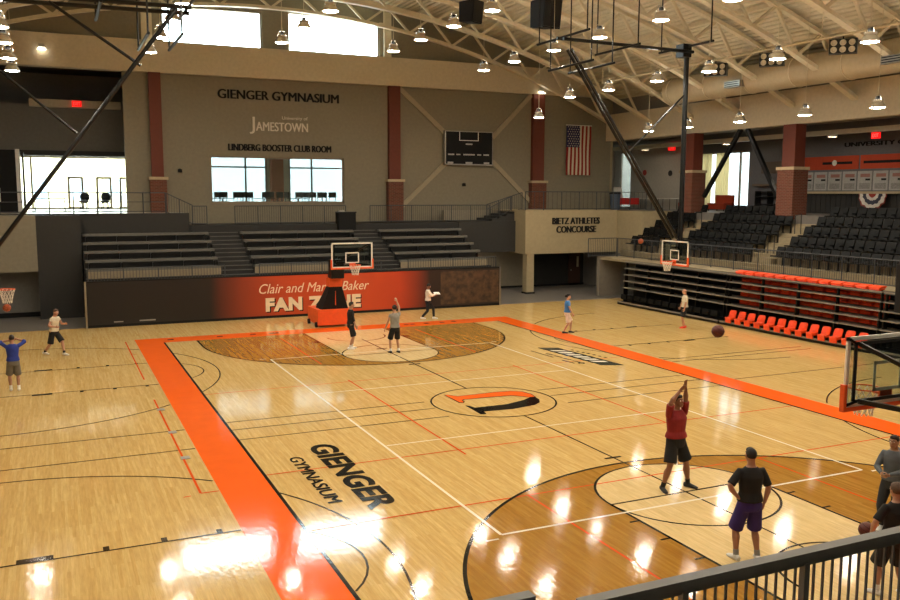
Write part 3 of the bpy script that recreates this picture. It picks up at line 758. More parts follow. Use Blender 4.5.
railing('railing', 'second sloping railing on the stair up to the concourse, nearer one', (12.6, 25.3, 4.2), (14.3, 25.3, 5.0), .9, 2, group=RG)
railing('railing', 'dark railing on top of the tan concourse block', (14.4, 23.75, 5.05), (23.3, 23.75, 5.05), 1.12, 7, bar=.3, group=RG)
railing('railing', 'railing at the corner end of the walkway in front of the black seats', (17.0, 20.8, 2.35), (19.0, 20.8, 2.35), 1.1, 1, group=RG)
railing('railing', 'long railing in front of the black seats above the telescopic bleachers', (19.0, 20.7, 2.35), (19.0, -2.0, 2.35), 1.1, 14, group=RG)
# near rail, looked over from the camera side
M_nrail = mat('grey_near_rail', '#6a6967', .5)
nr = thing('railing', 'thick grey railing in the near right corner with square posts and thin bars', 'railing', (-8.05, -16.9, 1.95), 0, 'near railings')
MB().box(0, 9.0, -.055, .055, .99, 1.06).build('handrail', M_nrail, nr)
MB().box(0, 9.0, -.02, .02, .93, .99).build('under_rail', M_nrail, nr)
MB().box(0, 9.0, -.02, .02, .08, .13).build('bottom_rail', M_nrail, nr)
k = 0
for i in range(8):
    x = .02 + i*1.31 - .35
    if x > 0: MB().box(x-.03, x+.03, -.03, .03, 0, .95).build('post', M_nrail, nr)
    for j in range(1, 12):
        xx = x + j*1.31/12
        if 0 < xx < 8.9: MB().box(xx-.009, xx+.009, -.009, .009, .1, .95).build('baluster', M_nrail, nr)
n2 = thing('railing', 'end of a thick grey railing at the bottom edge left of the near railing', 'railing', (-8.3, -16.62, 1.95), 0, 'near railings')
MB().box(-3.2, 0, -.055, .055, .98, 1.05).build('handrail', M_nrail, n2); MB().box(-3.2, 0, -.02, .02, .08, .13).build('bottom_rail', M_nrail, n2)
for x in (-.06, -1.6, -3.1): MB().box(x-.03, x+.03, -.03, .03, 0, 1.0).build('post', M_nrail, n2)
for j in range(24):
    x = -.2-j*.125
    if min(abs(x-q) for q in (-1.6, -3.1)) > .05: MB().box(x-.009, x+.009, -.009, .009, .1, 1.0).build('baluster', M_nrail, n2)
b = MB(); b.box(-14, 14, -34, -16.5, 0, 1.95); struct('floor_near_stand', b, M_dark)

# ------------------------------------------------------------------ far bleachers behind the fan banner
M_bench = mat('grey_bench', '#64615a', .5, var=.08)
M_deck = mat('dark_deck', '#211f1d', .6)
M_dk2 = mat('tan_deck', '#8d7f66', .7)
b = MB()
for i in range(7): b.box(-10.25, 10.5, 19.75+.84*i, 26.2, 1.72+.375*i-.375 if i else 0, 1.72+.375*i)
b.box(-4.98, 13, 24.9, FY, 3.9, 4.35); struct('floor_bleacher_steps', b, M_deck)
b = MB(); b.box(-10.2, 10.5, 19.8, 20.55, 1.72, 1.735); b.box(-10.2, -4.15, 20.9, 20.93, 2.0, 2.42); b.box(-2.5, 3.75, 20.9, 20.93, 2.0, 2.42); b.box(5.25, 10.4, 20.9, 20.93, 2.0, 2.42); struct('floor_bleacher_front', b, M_dk2)
for i, (xa, xb, lab) in enumerate(((-10.2, -4.15, 'left'), (-2.5, 3.75, 'middle'), (5.25, 10.4, 'right'))):
    t = thing('bleacher_section', '%s section of the dark bench bleachers above the fan banner' % lab, 'bleachers', ((xa+xb)/2, 20, 1.72), 0, 'bench bleacher sections')
    hw = (xb-xa)/2
    for r in range(1, 6):
        y = .1+.84*r-.02; z = .375*r
        MB().box(-hw, hw, y, y+.3, z+.3, z+.42).build('bench', M_bench, t)
        for q in range(int(hw*2/1.5)+1):
            x = -hw+.15+q*(2*hw-.3)/int(hw*2/1.5); MB().box(x-.03, x+.03, y+.08, y+.25, z, z+.26).build('bench_support', M_blk, t)
    railing('railing', 'low black bar railing along the front of the %s bleacher section' % lab, (xa, 19.85, 1.95), (xb, 19.85, 1.95), .68, 4, bar=.13, group=RG, rb=.012, curb=.02)
for i, (xa, xb, lab) in enumerate(((-4.1, -2.55, 'left'), (3.8, 5.2, 'right'))):
    t = thing('aisle_stair', '%s stair aisle between the bench bleacher sections' % lab, 'stairs', ((xa+xb)/2, 20, 1.72), 0, 'bleacher stair aisles')
    hw = (xb-xa)/2
    for r in range(6):
        MB().box(-hw, hw, .2+.84*r, .6+.84*r, .375*r, .375*r+.19).build('step', M_deck, t)
        MB().box(-hw, hw, .19+.84*r, .23+.84*r, .375*r+.17, .375*r+.2).build('step_edge', M_bench, t)
        MB().box(-hw, hw, .57+.84*r, .61+.84*r, .375*r+.355, .375*r+.385).build('step_edge', M_bench, t)
b = MB(); b.box(10.5, 14.35, 24.85, 27.1, 2.5, 4.4)
for k in range(5): b.box(12.3+.5*k, 14.4, 25.0, 27.1, 4.4+.14*k-.14, 4.4+.14*k)
struct('wall_stair', b, M_dark)
t = thing('waste_bin', 'tall black bin standing on the bleacher walkway behind the far hoop', 'bin', (3.5, 24.9, 4.0))
MB().box(-.5, .5, -.3, .3, 0, .95).build('body', M_blkm, t); MB().box(-.53, .53, -.33, .33, .95, 1.02).build('lid', M_blk, t); MB().box(-.4, -.1, -.1, .1, 1.02, 1.1).build('handle', M_alu, t)
# fan banner panel
ft = thing('fan_banner', 'long black and orange FAN ZONE banner panel in front of the far bleachers', 'banner', (0, 19.6, 0))
m_ = bpy.data.materials.new('banner_print'); m_.use_nodes = True
nt = m_.node_tree; bs = nt.nodes['Principled BSDF']; tc = nt.nodes.new('ShaderNodeTexCoord'); sx = nt.nodes.new('ShaderNodeSeparateXYZ')
mr = nt.nodes.new('ShaderNodeMapRange'); mr.inputs[1].default_value = -10.35; mr.inputs[2].default_value = 10.55
nt.links.new(tc.outputs['Object'], sx.inputs[0]); nt.links.new(sx.outputs[0], mr.inputs[0])
cr = nt.nodes.new('ShaderNodeValToRGB'); E = cr.color_ramp.elements
E[0].position = 0; E[0].color = lin('#171311'); E[1].position = 1; E[1].color = lin('#171311')
for pos, c in ((.26, '#1b1411'), (.42, '#bf461c'), (.6, '#cc4c1e'), (.72, '#b83c18'), (.8, '#2a1711')):
    e = E.new(pos); e.color = lin(c)
nt.links.new(mr.outputs[0], cr.inputs[0]); nt.links.new(cr.outputs[0], bs.inputs['Base Color']); bs.inputs['Roughness'].default_value = .45
MB().box(-10.3, 10.5, 0, .12, .12, 2.05).build('banner_face', m_, ft)
MB().box(-10.35, 10.55, -.01, .14, 0, .12).build('bottom_trim', M_blkm, ft)
MB().box(-10.35, 10.55, -.01, .16, 2.05, 2.1).build('top_trim', M_blkm, ft)
MB().box(-10.38, -10.3, -.015, .14, 0, 2.1).build('end_trim', M_alu, ft); MB().box(10.5, 10.58, -.015, .14, 0, 2.1).build('end_trim', M_alu, ft)
m = MB(); letters(m, 'Clair and Marcia Baker', (-2.6, 0, 1.2), (1, 0, 0), (0, 0, 1), 5.6, .47, .012, shear=.3); m.build('banner_script', mat('cream_print', '#f0d9b8', .5), ft)
m = MB(); letters(m, 'FAN ZONE', (-2.25, -.001, .26), (1, 0, 0), (0, 0, 1), 4.85, .68, .012, bold=.065, space=1.12); m.build('banner_word_shadow', M_blkm, ft)
m = MB(); letters(m, 'FAN ZONE', (-2.3, -.012, .31), (1, 0, 0), (0, 0, 1), 4.85, .68, .012, bold=.06, space=1.12); m.build('banner_word', mat('cream_print', '#f0d9b8', .5), ft)
m = MB(); m.box(7.0, 10.45, -.006, 0, .2, 1.95); m.build('crowd_picture', mat('dark_crowd_print', '#46301f', .5, var=.75, scale=3.2), ft)
m = MB(); m.box(-8.1, -7.4, -.004, 0, .2, .26); m.box(-9.2, -8.8, -.004, 0, .2, .25); m.build('white_print_mark', mat('grey_print_mark', '#9a948c', .5), ft)
# ------------------------------------------------------------------ right stands: upper stepped deck with black seats
M_riser = mat('tan_concrete', '#8e8064', .8, var=.1)
M_seat = mat('black_seat_plastic', '#0b0b0a', .6, spec=.18)
b = MB(); b.box(17.9, 24, -8, 20.9, 2.2, 2.35)
for i in range(5): b.box(19.35+.85*i, 24, -8, 20.9, 2.35, 2.7+.465*i)
struct('floor_upper_stand', b, M_riser)
for ai, (ya, yb) in enumerate(((16.65, 17.9), (9.35, 10.6))):
    t = thing('aisle_stair', '%s pale stair aisle between the black seats' % ('far', 'near')[ai], 'stairs', (19.35, (ya+yb)/2, 2.35), 0, 'pale stair aisles')
    hw = (yb-ya)/2
    for i in range(5):
        MB().box(.85*i-(.4 if i else .28), .85*i, -hw, hw, .465*i-.12 if i else 0, .465*i+.17 if i else .18).build('step', M_riser, t)
        MB().box(.85*i-.02, .85*i+.03, -hw, hw, .35+.465*i, .35+.465*i+.012).build('step_nosing', M_stone, t)
    for i in (1, 3): MB().tube([(.85*i, 0, .35+.465*i), (.85*i, 0, 1.25+.465*i), (.85*i+.4, 0, 1.35+.465*i), (.85*i+.4, 0, .35+.465*i)], .022, 8).build('aisle_handrail', M_blk, t)
def seat_proto():
    r = thing('stadium_seat', 'x', 'seat')
    m = MB(); q = [(-.05, .38), (.0, .5), (.06, .72), (.1, .86), (.06, .88), (.0, .74), (-.06, .52), (-.1, .4)]
    m.prism(q, lambda a, c, k: (a+.22, -.235+k, c), .47); m.build('backrest', M_seat, r)
    m = MB(); q = [(-.22, .40), (.14, .36), (.2, .42), (.14, .44), (-.2, .47), (-.26, .44)]
    m.prism(q, lambda a, c, k: (a+.02, -.22+k, c), .44); m.build('seat', M_seat, r)
    m = MB(); m.box(-.12, .22, -.265, -.235, .55, .6); m.box(.1, .2, -.262, -.238, 0, .6); m.box(.02, .26, -.262, -.238, 0, .03); m.build('armrest', M_blk, r)
    return r
proto = seat_proto(); first = True
secs = ((18.05, 5, 'far'), (10.75, 11, 'middle'), (9.2, 17, 'near'))
for i in range(5):
    for (y0, n, sn) in secs:
        for k in range(n):
            y = y0 + .27 + .53*k if sn != 'near' else y0 - .27 - .53*k
            if i == 4 and min(abs(y-c) for c in (19.3, 11.6, 3.9, -3.8)) < .86: continue
            o = proto if first else copy_tree(proto)
            first = False
            o.location = (19.35+.85*i+.42, y, 2.7+.465*i)
            side = {'far': 'beyond the far stair aisle', 'middle': 'beyond the near stair aisle', 'near': 'before the near stair aisle'}[sn]
            o['label'] = 'black stadium seat, %s from the aisle in row %s up, %s' % (ORD[k], ['one', 'two', 'three', 'four', 'five'][i], side)
            o['group'] = 'black stadium seats in the upper stand'

# ------------------------------------------------------------------ right stands: closed telescopic bleachers
M_tread = mat('worn_tread_edge', '#7d766b', .5)
ZT = [.92, 1.28, 1.63, 1.98, 2.3]
SECT = ((9.35, 17.35, 'far', 'section with folded black chairs at the far end'), (.95, 9.25, 'middle', 'section carrying the orange chairs'), (-8, .85, 'near', 'section towards the frame edge'))
for (ya, yb, nm, lab) in SECT:
    t = thing('telescopic_bleacher', 'closed black telescopic bleachers, %s' % lab, 'bleachers', (17, (ya+yb)/2, 0), 0, 'telescopic bleachers')
    h = (yb-ya)/2
    MB().box(-.3, .9, -h, h, .02, .16).build('front_platform', M_blk, t); MB().box(-.32, -.28, -h, h, .12, .19).build('platform_edge', M_tread, t)
    for k, z in enumerate(ZT):
        MB().box(-.02+.035*k, .9, -h, h, z-.02, z+.02).build('tread', M_tread if k < 4 else M_deck, t)
        zz = ZT[k-1]+.03 if k else .16
        MB().box(.75+.03*k, .9, -h, h, zz, z-.03).build('riser_panel', M_blkm, t)
        for q in range(int((yb-ya)/2)+1):
            y = -h+.06+q*(2*h-.12)/int((yb-ya)/2); MB().box(.05+.035*k, .3, y-.03, y+.03, zz, z-.03).build('support_post', M_blk, t)
    MB().box(.9, 1.0, -h, h, .02, 2.3).build('back_panel', M_blkm, t)
    m = MB(); m.box(.12, .2, -h, h, 2.32, 2.38); m.build('deck_edge', M_tread, t)
def chair_open(name, m_, lab):
    r = thing(name, lab, 'chair')
    n = 8; P = []
    for k in range(n+1):
        a = -.25 + .5*k/n; P.append((a, .06*(1-(a/.25)**2)))
    m = MB()
    # curved shell backrest
    vs = []; fs = []
    H = [(.02, .3, 1.0), (.05, .42, 1.0), (.1, .58, .98), (.13, .66, .8)]
    for (dx, z, w) in H:
        for (a, c) in P: vs.append((dx+c-.02, a*w, z))
        for (a, c) in reversed(P): vs.append((dx+c+.02, a*w, z))
    L = 2*(n+1)
    for i in range(len(H)-1):
        for k in range(L): fs.append((i*L+k, i*L+(k+1) % L, (i+1)*L+(k+1) % L, (i+1)*L+k))
    fs.append(tuple(range(L))); fs.append(tuple(range((len(H)-1)*L, len(H)*L)))
    m.add(vs, fs); m.build('backrest', m_, r, True)
    m = MB(); m.prism([(-.24, .2), (-.2, .16), (.05, .18), (.09, .3), (.05, .32), (-.2, .27), (-.26, .3), (-.28, .26)], lambda a, c, k: (a, -.22+k, c), .44); m.build('seat', m_, r)
    m = MB(); m.prism([(-.27, .3), (-.24, .3), (-.2, -.0), (-.24, -.0)], lambda a, c, k: (a, -.2+k, c), .4); m.build('seat_lip', m_, r)
    for s in (-.17, .17): MB().box(-.12, .05, s-.02, s+.02, 0, .2).build('pedestal', M_blk, r)
    return r
def chair_folded(name, m_, lab):
    r = thing(name, lab, 'chair')
    m = MB(); m.prism([(-.13, -.1), (-.05, -.14), (.1, -.12), (.13, -.02), (.06, .0), (-.06, -.05), (-.14, -.06)], lambda a, c, k: (a, -.24+k, c), .48); m.build('seat', m_, r)
    m = MB(); m.prism([(-.15, -.01), (-.08, .05), (.1, .07), (.13, .03), (.0, .02), (-.12, -.04)], lambda a, c, k: (a, -.235+k, c), .47); m.build('backrest', m_, r)
    for s in (-.2, .2): MB().box(0, .08, s-.015, s+.015, -.14, -.1).build('hinge', M_blk, r)
    return r
def chair_top(name, m_, lab):
    r = thing(name, lab, 'chair')
    m = MB(); m.prism([(-.2, .02), (-.18, -.01), (.22, .03), (.24, .09), (.16, .1), (-.12, .06)], lambda a, c, k: (a, -.24+k, c), .48); m.build('backrest', m_, r)
    m = MB(); m.prism([(-.18, -.06), (-.1, -.08), (.2, -.04), (.2, .0), (-.16, -.02)], lambda a, c, k: (a, -.22+k, c), .44); m.build('seat', m_, r)
    for s in (-.18, .18): MB().box(0, .1, s-.02, s+.02, -.1, -.05).build('hinge', M_blk, r)
    return r
M_osh = M_oplas
p1 = chair_open('arena_chair', M_oplas, 'x'); p1.scale = (.9, .84, .84)
for k in range(13):
    o = p1 if k == 0 else copy_tree(p1)
    o.location = (16.84, 8.6 - .595*k, .162); o['label'] = 'open orange chair in the bottom row of the bleachers, %s from the far end' % ORD[k]; o['group'] = 'open orange chairs, bottom row'
p2 = chair_top('arena_chair', M_oplas, 'x')
for k in range(13):
    o = p2 if k == 0 else copy_tree(p2)
    o.location = (17.3, 8.55 - .603*k, 2.47); o['label'] = 'orange chair folded flat on the top row of the bleachers, %s from the far end' % ORD[k]; o['group'] = 'orange chairs on the top row'
p3 = chair_folded('arena_chair', M_oplas, 'x')
for r in range(4):
    for k in range(13):
        o = p3 if (r, k) == (0, 0) else copy_tree(p3)
        o.location = (17.56+.035*r, 8.55-.603*k, (ZT[r]+ZT[r+1])/2+.02)
        o['label'] = 'orange chair folded in the shaded gap %s above the bottom row, %s from far end' % (ORD[r], ORD[k]); o['group'] = 'orange chairs folded between the treads'
p4 = chair_folded('arena_chair', M_seat, 'x'); p4.scale = (1, 1, 1)
for k in range(13):
    o = p4 if k == 0 else copy_tree(p4)
    o.location = (16.85, 16.95-.6*k, .45); o['label'] = 'black chair folded upright in the bottom row of bleachers, %s from the far end' % ORD[k]; o['group'] = 'folded black chairs, bottom row'
    o.rotation_euler = (0, -1.3, 0)
t = thing('draped_cloth', 'black cloth panel hanging over the bleacher end at the right frame edge', 'cloth', (16.72, -.05, 0))
m = MB()
for k in range(8): m.box(-.03+.025*(k % 2), .03+.025*(k % 2), -1.5+.2*k, -1.3+.2*k, 1.72, 3.5)
m.build('cloth_panel', M_blkm, t); MB().box(-.03, .9, -1.5, .1, 3.46, 3.52).build('top_fold', M_blkm, t); MB().box(.8, .9, -1.45, .05, 2.35, 3.5).build('support_frame', M_blk, t)

# ------------------------------------------------------------------ scoreboard, flag, lettering on the far wall
sb = thing('scoreboard', 'black scoreboard with white outlines on the far wall over the bleachers', 'scoreboard', (12.5, 27.72, 8.88)); sb.scale = (.95, 1, .97)
MB().box(-1.7, 1.7, -.1, .2, -1.02, 1.02).build('face', M_blkm, sb)
m = MB()
for a in ((-1.76, -1.7, -1.08, 1.08), (1.7, 1.76, -1.08, 1.08), (-1.76, 1.76, 1.02, 1.08), (-1.76, 1.76, -1.08, -1.02)): m.box(a[0], a[1], -.13, .2, a[2], a[3])
m.build('frame', M_alu, sb)
m = MB()
for a in ((-.72, -.68, .48, 1.02), (.64, .68, .48, 1.02), (-.72, .68, .46, .5)): m.box(a[0], a[1], -.115, -.1, a[2], a[3])
m.build('printed_square', M_white, sb)
m = MB()
for (x, z, w, h) in ((0, .25, .5, .09), (-1.3, -.42, .45, .09), (-.78, -.42, .3, .08), (0, -.42, .85, .09), (.75, -.42, .3, .08), (1.27, -.42, .42, .09), (-1.35, -.95, .42, .12), (0, -.95, .5, .12), (1.3, -.95, .42, .12)):
    n = max(3, int(w/.07))
    for k in range(n): m.box(x-w/2+w*k/n, x-w/2+w*(k+.72)/n, -.112, -.1, z-h/2, z+h/2)
m.build('printed_legend', mat('grey_print_legend', '#b9b4aa', .5), sb)
fl = thing('flag', 'large American flag hung vertically on the far wall right of the brick column', 'flag', (19.75, 27.82, 7.3))
W_, H_ = 1.92, 3.25; M_fr = mat('flag_red', '#8e2222', .8); M_fw = mat('flag_white', '#cfc3ad', .8); M_fb = mat('flag_blue', '#25264e', .8)
for k in range(13):
    x0 = W_*k/13
    m = MB(); ztop = H_ - 1.42 if k < 7 else H_
    nseg = 10
    for q in range(nseg):
        za, zb = ztop*q/nseg, ztop*(q+1)/nseg
        m.obox((x0, .03*math.sin(za*2+x0*3), za), (W_/13, .03*(math.sin(zb*2+(x0+W_/13)*3)-math.sin(zb*2+x0*3)), 0), (0, .03*(math.sin(zb*2+x0*3)-math.sin(za*2+x0*3)), zb-za), (0, -.02, 0))
    m.build('stripe', M_fr if k % 2 == 0 else M_fw, fl)
MB().box(0, W_*7/13, -.04, .02, H_-1.42, H_).build('canton', M_fb, fl)
m = MB()
for i in range(9):
    for j in range(6 if i % 2 == 0 else 5):
        cx = .06 + (j + (0 if i % 2 == 0 else .5))*.178 + .05; cz = H_-1.42+.09+i*.155
        st = [(cx+(.055 if k % 2 == 0 else .022)*math.sin(k*PI/5), cz+(.055 if k % 2 == 0 else .022)*math.cos(k*PI/5)) for k in range(10)]
        m.prism(st, lambda a, c, k: (a, -.041-k, c), .004)
m.build('stars', M_fw, fl)
MB().tube([(-.05, -.02, H_+.02), (W_+.05, -.02, H_+.02)], .025, 8).build('top_pole', M_white, fl)
b = MB(); letters(b, 'GIENGER GYMNASIUM', (-2.85, FY, 11.28), (1, 0, 0), (0, 0, 1), 6.95, .5, .05, twice=.045)
tag(b.build('wall_lettering', M_blkm), 'black wall letters GIENGER GYMNASIUM high on the far wall', 'lettering')
M_pl = mat('pale_letters', '#cfc6b4', .5)
b = MB()
letters(b, 'J', (-1.12, FY, 9.38), (1, 0, 0), (0, 0, 1), .3, .95, .04); letters(b, 'AMESTOWN', (-.76, FY, 9.56), (1, 0, 0), (0, 0, 1), 3.0, .5, .04, twice=.02); letters(b, 'University of', (.75, FY, 10.18), (1, 0, 0), (0, 0, 1), 1.5, .24, .03)
tag(b.build('wall_lettering', M_pl), 'pale wall letters University of JAMESTOWN on the far wall', 'lettering')
b = MB(); letters(b, 'LINDBERG BOOSTER CLUB ROOM', (-2.35, FY, 8.42), (1, 0, 0), (0, 0, 1), 5.95, .38, .05, twice=.04)
tag(b.build('wall_lettering', M_blkm), 'black wall letters LINDBERG BOOSTER CLUB ROOM above the wide window', 'lettering')
for (x, z, lab) in ((-5.0, 7.25, 'small dark wall box right of the left brick column'), (12.3, 6.6, 'small dark wall box below the scoreboard')):
    o = thing('wall_box', lab, 'wall box', (x, FY, z)); MB().box(-.11, .11, -.1, 0, -.09, .09).build('body', M_blkm, o); MB().lathe([(0, .0), (.05, 0), (.05, .03), (0, .03)], 10, (0, -.06, .09)).build('lens', M_blk, o)
for (x, y, z, lab) in ((-11.6, FY-.35, 13.35, 'bright small floodlight on the pale band over the lobby'), (17.6, FY-.35, 12.62, 'bright small floodlight at the top of the column by the flag')):
    t = thing('wall_floodlight', lab, 'light', (x, y, z), 0, 'small wall floodlights')
    MB().box(-.14, .14, -.16, 0, 0, .16).build('housing', M_alu, t); MB().add([(-.2, -.3, -.12), (.2, -.3, -.12), (.12, -.02, .02), (-.12, -.02, .02), (-.2, -.26, -.16), (.2, -.26, -.16), (.12, 0, -.04), (-.12, 0, -.04)], [(0, 1, 2, 3), (7, 6, 5, 4), (0, 4, 5, 1), (3, 2, 6, 7), (0, 3, 7, 4), (1, 5, 6, 2)]).build('lens', emit('floodlight_lens', '#fff2da', 7), t)
# club room stools and tables
def stool(loc, rz, lab):
    t = thing('club_chair', lab, 'chair', loc, rz, 'chairs in the club room')
    MB().box(-.22, .22, -.22, .22, .52, .6).build('seat', M_blkm, t); MB().box(-.24, .24, -.25, -.2, .82, 1.16).build('backrest', M_blkm, t)
    for x in (-.19, .19):
        for y in (-.2, .19): MB().tube([(x*1.1, y*1.1, 0), (x, y, .55 if y > 0 else .95)], .02, 6).build('leg', M_blk, t)
    MB().ring((0, 0, .3), .2, .012, 14, 5).build('footrest', M_blk, t)
    return t
sp = None; xs = [-3.25, -2.75, -2.1, -1.4, -.9, 1.1, 1.65, 2.65, 3.35, 3.6, -3.05, -2.45, -1.7, -1.1, -.6, -.15, .3, .75, 1.35, 1.95, 2.35, 3.0, 3.75, 4.15]
for i, x in enumerate(xs):
    lab = 'black chair behind the club room window, %s in the %s row from the left' % (ORD[i if i < 10 else i-10], 'back' if i < 10 else 'front')
    if sp is None: sp = stool((x, 29.6, 4.95), 0, lab); o = sp
    else: o = copy_tree(sp)
    o.location = (x, 28.9+.42*((i*7) % 3) + (1.2 if i < 10 else 0), 4.95); o.rotation_euler = (0, 0, (PI, .6, -1.2, 2.6)[i % 4]); o['label'] = lab
for i, x in enumerate((-2.0, .55, 2.7)):
    t = thing('club_table', 'dark table among the chairs behind the club room window, %s from the left' % ORD[i], 'table', (x, 32.2, 4.95), 0, 'club room tables')
    MB().box(-.6, .6, -.4, .4, .73, .77).build('tabletop', M_blkm, t); MB().tube([(0, 0, 0), (0, 0, .74)], .05, 10).build('pedestal', M_blk, t); MB().box(-.3, .3, -.3, .3, 0, .03).build('base', M_blk, t)

# ------------------------------------------------------------------ pendant lamps
M_shade = mat('spun_aluminium', '#cfc8b8', .35, metal=.35)
E_up = emit('added_uplight', '#fff5e2', 110)
def pendant(loc, lab, group):
    t = thing('pendant_lamp', lab, 'pendant lamp', loc, 0, group)
    MB().lathe([(.2, .31), (.21, .31), (.21, .27), (.17, .24), (.25, .14), (.3, .03), (.31, 0), (.29, 0), (.26, .1)], 20).build('reflector', M_shade, t, True)
    MB().lathe([(0, .46), (.07, .46), (.09, .42), (.09, .26), (0, .26)], 14).build('ballast', M_blk, t)
    MB().lathe([(.09, .285), (.2, .285)], 16).build('added_uplight', E_up, t)  # glowing ring hidden from below, added to lighten roof and upper walls
    MB().tube([(-.2, 0, .3), (-.12, 0, .5), (.12, 0, .5), (.2, 0, .3)], .012, 6).build('bracket', M_alu, t)
    MB().lathe([(.285, .015), (.2, -.015), (0, -.025)], 20).build('lens', E_warm, t, True)
    return t
ROWS = [('right-hand wall row', 9.5, [(879, 109)], 18.75, [17.75, 14.5, 10.7, 6.7, 3.0]), ('row over the right orange band', 11, [], 13.1, [16.95, 13.5, 9.8, 6.45, 2.75, -1.25]),
        ('row right of the centre', 12.25, [], 8.75, [18.2, 15.0, 11.4, 7.9, 4.05, .4]), ('centre row', 12.8, [], 3.75, [17.9, 14.5, 11.0, 7.6]),
        ('row left of the centre', 12.85, [], -1.6, [18.1, 14.3, 10.5, 7.9]), ('row over the left orange band', 12.4, [], -7.1, [20.6, 16.4, 12.5, 9.4]), ('left-hand wall row', 11.1, [], -12.75, [19.4, 15.7, 11.9, 8.75, 4.5])]
pp = None
for (nm, z, _, x, ys) in ROWS:
    ys = list(ys)
    vis = len(ys)
    while ys[-1] > -15: ys.append(ys[-1]-3.86)
    for k, y in enumerate(ys):
        if pp is None: pp = pendant((0, 0, 0), '', 'pendant lamps'); o = pp
        else: o = copy_tree(pp)
        o.location = (x, y, z)
        o['label'] = 'aluminium pendant lamp, %s from the far wall in the %s' % (ORD[k], nm)
        o['group'] = 'pendant lamps over the court'
        ln = zroof(x) - z - .46
        MB().tube([(0, 0, .46), (0, 0, .46+ln)], .012, 6, False).build('hanging_rod', M_steel, o)
o = copy_tree(pp)
for ch in list(o.children):
    if ch.name.startswith('hanging_rod'): bpy.data.objects.remove(ch)
o.location = (13.4, 20.6, 10.25); o['label'] = 'aluminium pendant lamp hanging lowest, just left of the flag brace'
MB().tube([(0, 0, .46), (0, 0, zroof(13.4)-10.25)], .012, 6, False).build('hanging_rod', M_steel, o)
# pipe with black lamp clusters
b = MB(); b.tube([(16.5, -6, 12.15), (16.5, 19, 12.15)], .05, 8)
for y in (-4, 3.9, 11.6, 19): b.tube([(16.5, y, 12.15), (16.5, y, zchord(16.5))], .02, 6)
tag(b.build('lighting_pipe', M_steel), 'thin cream pipe carrying the black lamp clusters', 'pipe')
for i, y in enumerate((9.95, 6.5, 2.85)):
    t = thing('lamp_cluster', 'black cluster of small spot lamps on the cream pipe, %s from the far wall' % ORD[i], 'light', (16.5, y, 11.99), -.9, 'black lamp clusters')
    MB().box(-.5, .5, -.1, .25, -.55, 0).build('housing', M_blk, t)
    for r in range(2):
        for c in range(3):
            MB().lathe([(0, 0), (.11, 0), (.12, .05), (.09, .05), (.03, .02), (0, .02)], 12, (0, 0, 0)).build('spot_lamp', mat('dim_lamp_glass', '#cfc7b5', .2), t).matrix_local = Matrix.Translation((-.32+.32*c, -.1, -.15-.26*r)) @ Matrix.Rotation(PI/2, 4, 'X')
    MB().tube([(0, 0, 0), (0, 0, .1)], .03, 6).build('clamp', M_blk, t)
# hanging loudspeakers
for i, (x, y, z, rz) in enumerate(((6.17, 14.5, 14.2, .5), (8.95, 12.6, 14.0, .15))):
    t = thing('loudspeaker', 'black loudspeaker hung under the roof, %s of the two' % ('left', 'right')[i], 'loudspeaker', (x, y, z), rz, 'hanging loudspeakers')
    s = 1.0
    o = MB().add([(-.38*s, -.5, .48), (.38*s, -.5, .48), (.3*s, .4, .48), (-.3*s, .4, .48), (-.38*s, -.38, -.5), (.38*s, -.38, -.5), (.3*s, .4, -.4), (-.3*s, .4, -.4)], [(0, 1, 2, 3), (7, 6, 5, 4), (0, 4, 5, 1), (3, 2, 6, 7), (0, 3, 7, 4), (1, 5, 6, 2)]).build('cabinet', M_blkm, t)
    MB().add([(-.36*s, -.52, .44), (.36*s, -.52, .44), (.36*s, -.41, -.46), (-.36*s, -.41, -.46), (-.36*s, -.49, .44), (.36*s, -.49, .44), (.36*s, -.38, -.46), (-.36*s, -.38, -.46)], [(0, 3, 2, 1), (4, 5, 6, 7), (0, 1, 5, 4), (3, 7, 6, 2), (0, 4, 7, 3), (1, 2, 6, 5)]).build('grille', M_blk, t)
    k_ = (1.0, 1.3)[i]; t.scale = (k_, k_, k_)
    for q in (-.25, .25): MB().tube([(q, 0, .48), (q, 0, (zroof(x)-z)/k_)], .012, 6).build('hanger', M_blk, t)
# big round duct along the right side
t = thing('air_duct', 'big round tan air duct along the right side under the roof', 'duct', (21.1, 0, 11.85))
MB().tube([(0, -25, 0), (0, 18.8, 0)], .72, 28).build('duct_tube', mat('tan_duct', '#b3a384', .45), t, True)
for y in range(-24, 19, 3): MB().ring((0, y+.4, 0), .725, .025, 28, 6, 'Y').build('duct_seam', M_steel, t, True)
for y in (12.9, 3.6): 
    g = MB(); g.box(-.95, -.6, y-.55, y+.55, -.42, -.1); g.build('vent', M_alu, t)
    g = MB()
    for k in range(3): g.box(-.97, -.95, y-.5, y+.5, -.38+.1*k, -.34+.1*k)
    g.build('vent_slat', M_blkm, t)
for y in (-15, -5, 4, 15): MB().box(.2, .5, y-.1, y+.1, -.9, .3).build('duct_bracket', M_steel, t)
b = MB(); b.tube([(22.3, -20, 12.2), (22.3, 18, 12.2)], .16, 10); tag(b.build('grey_pipe', mat('grey_pipe', '#77726a', .5), smooth=True), 'grey pipe between the tan duct and the right wall', 'pipe')

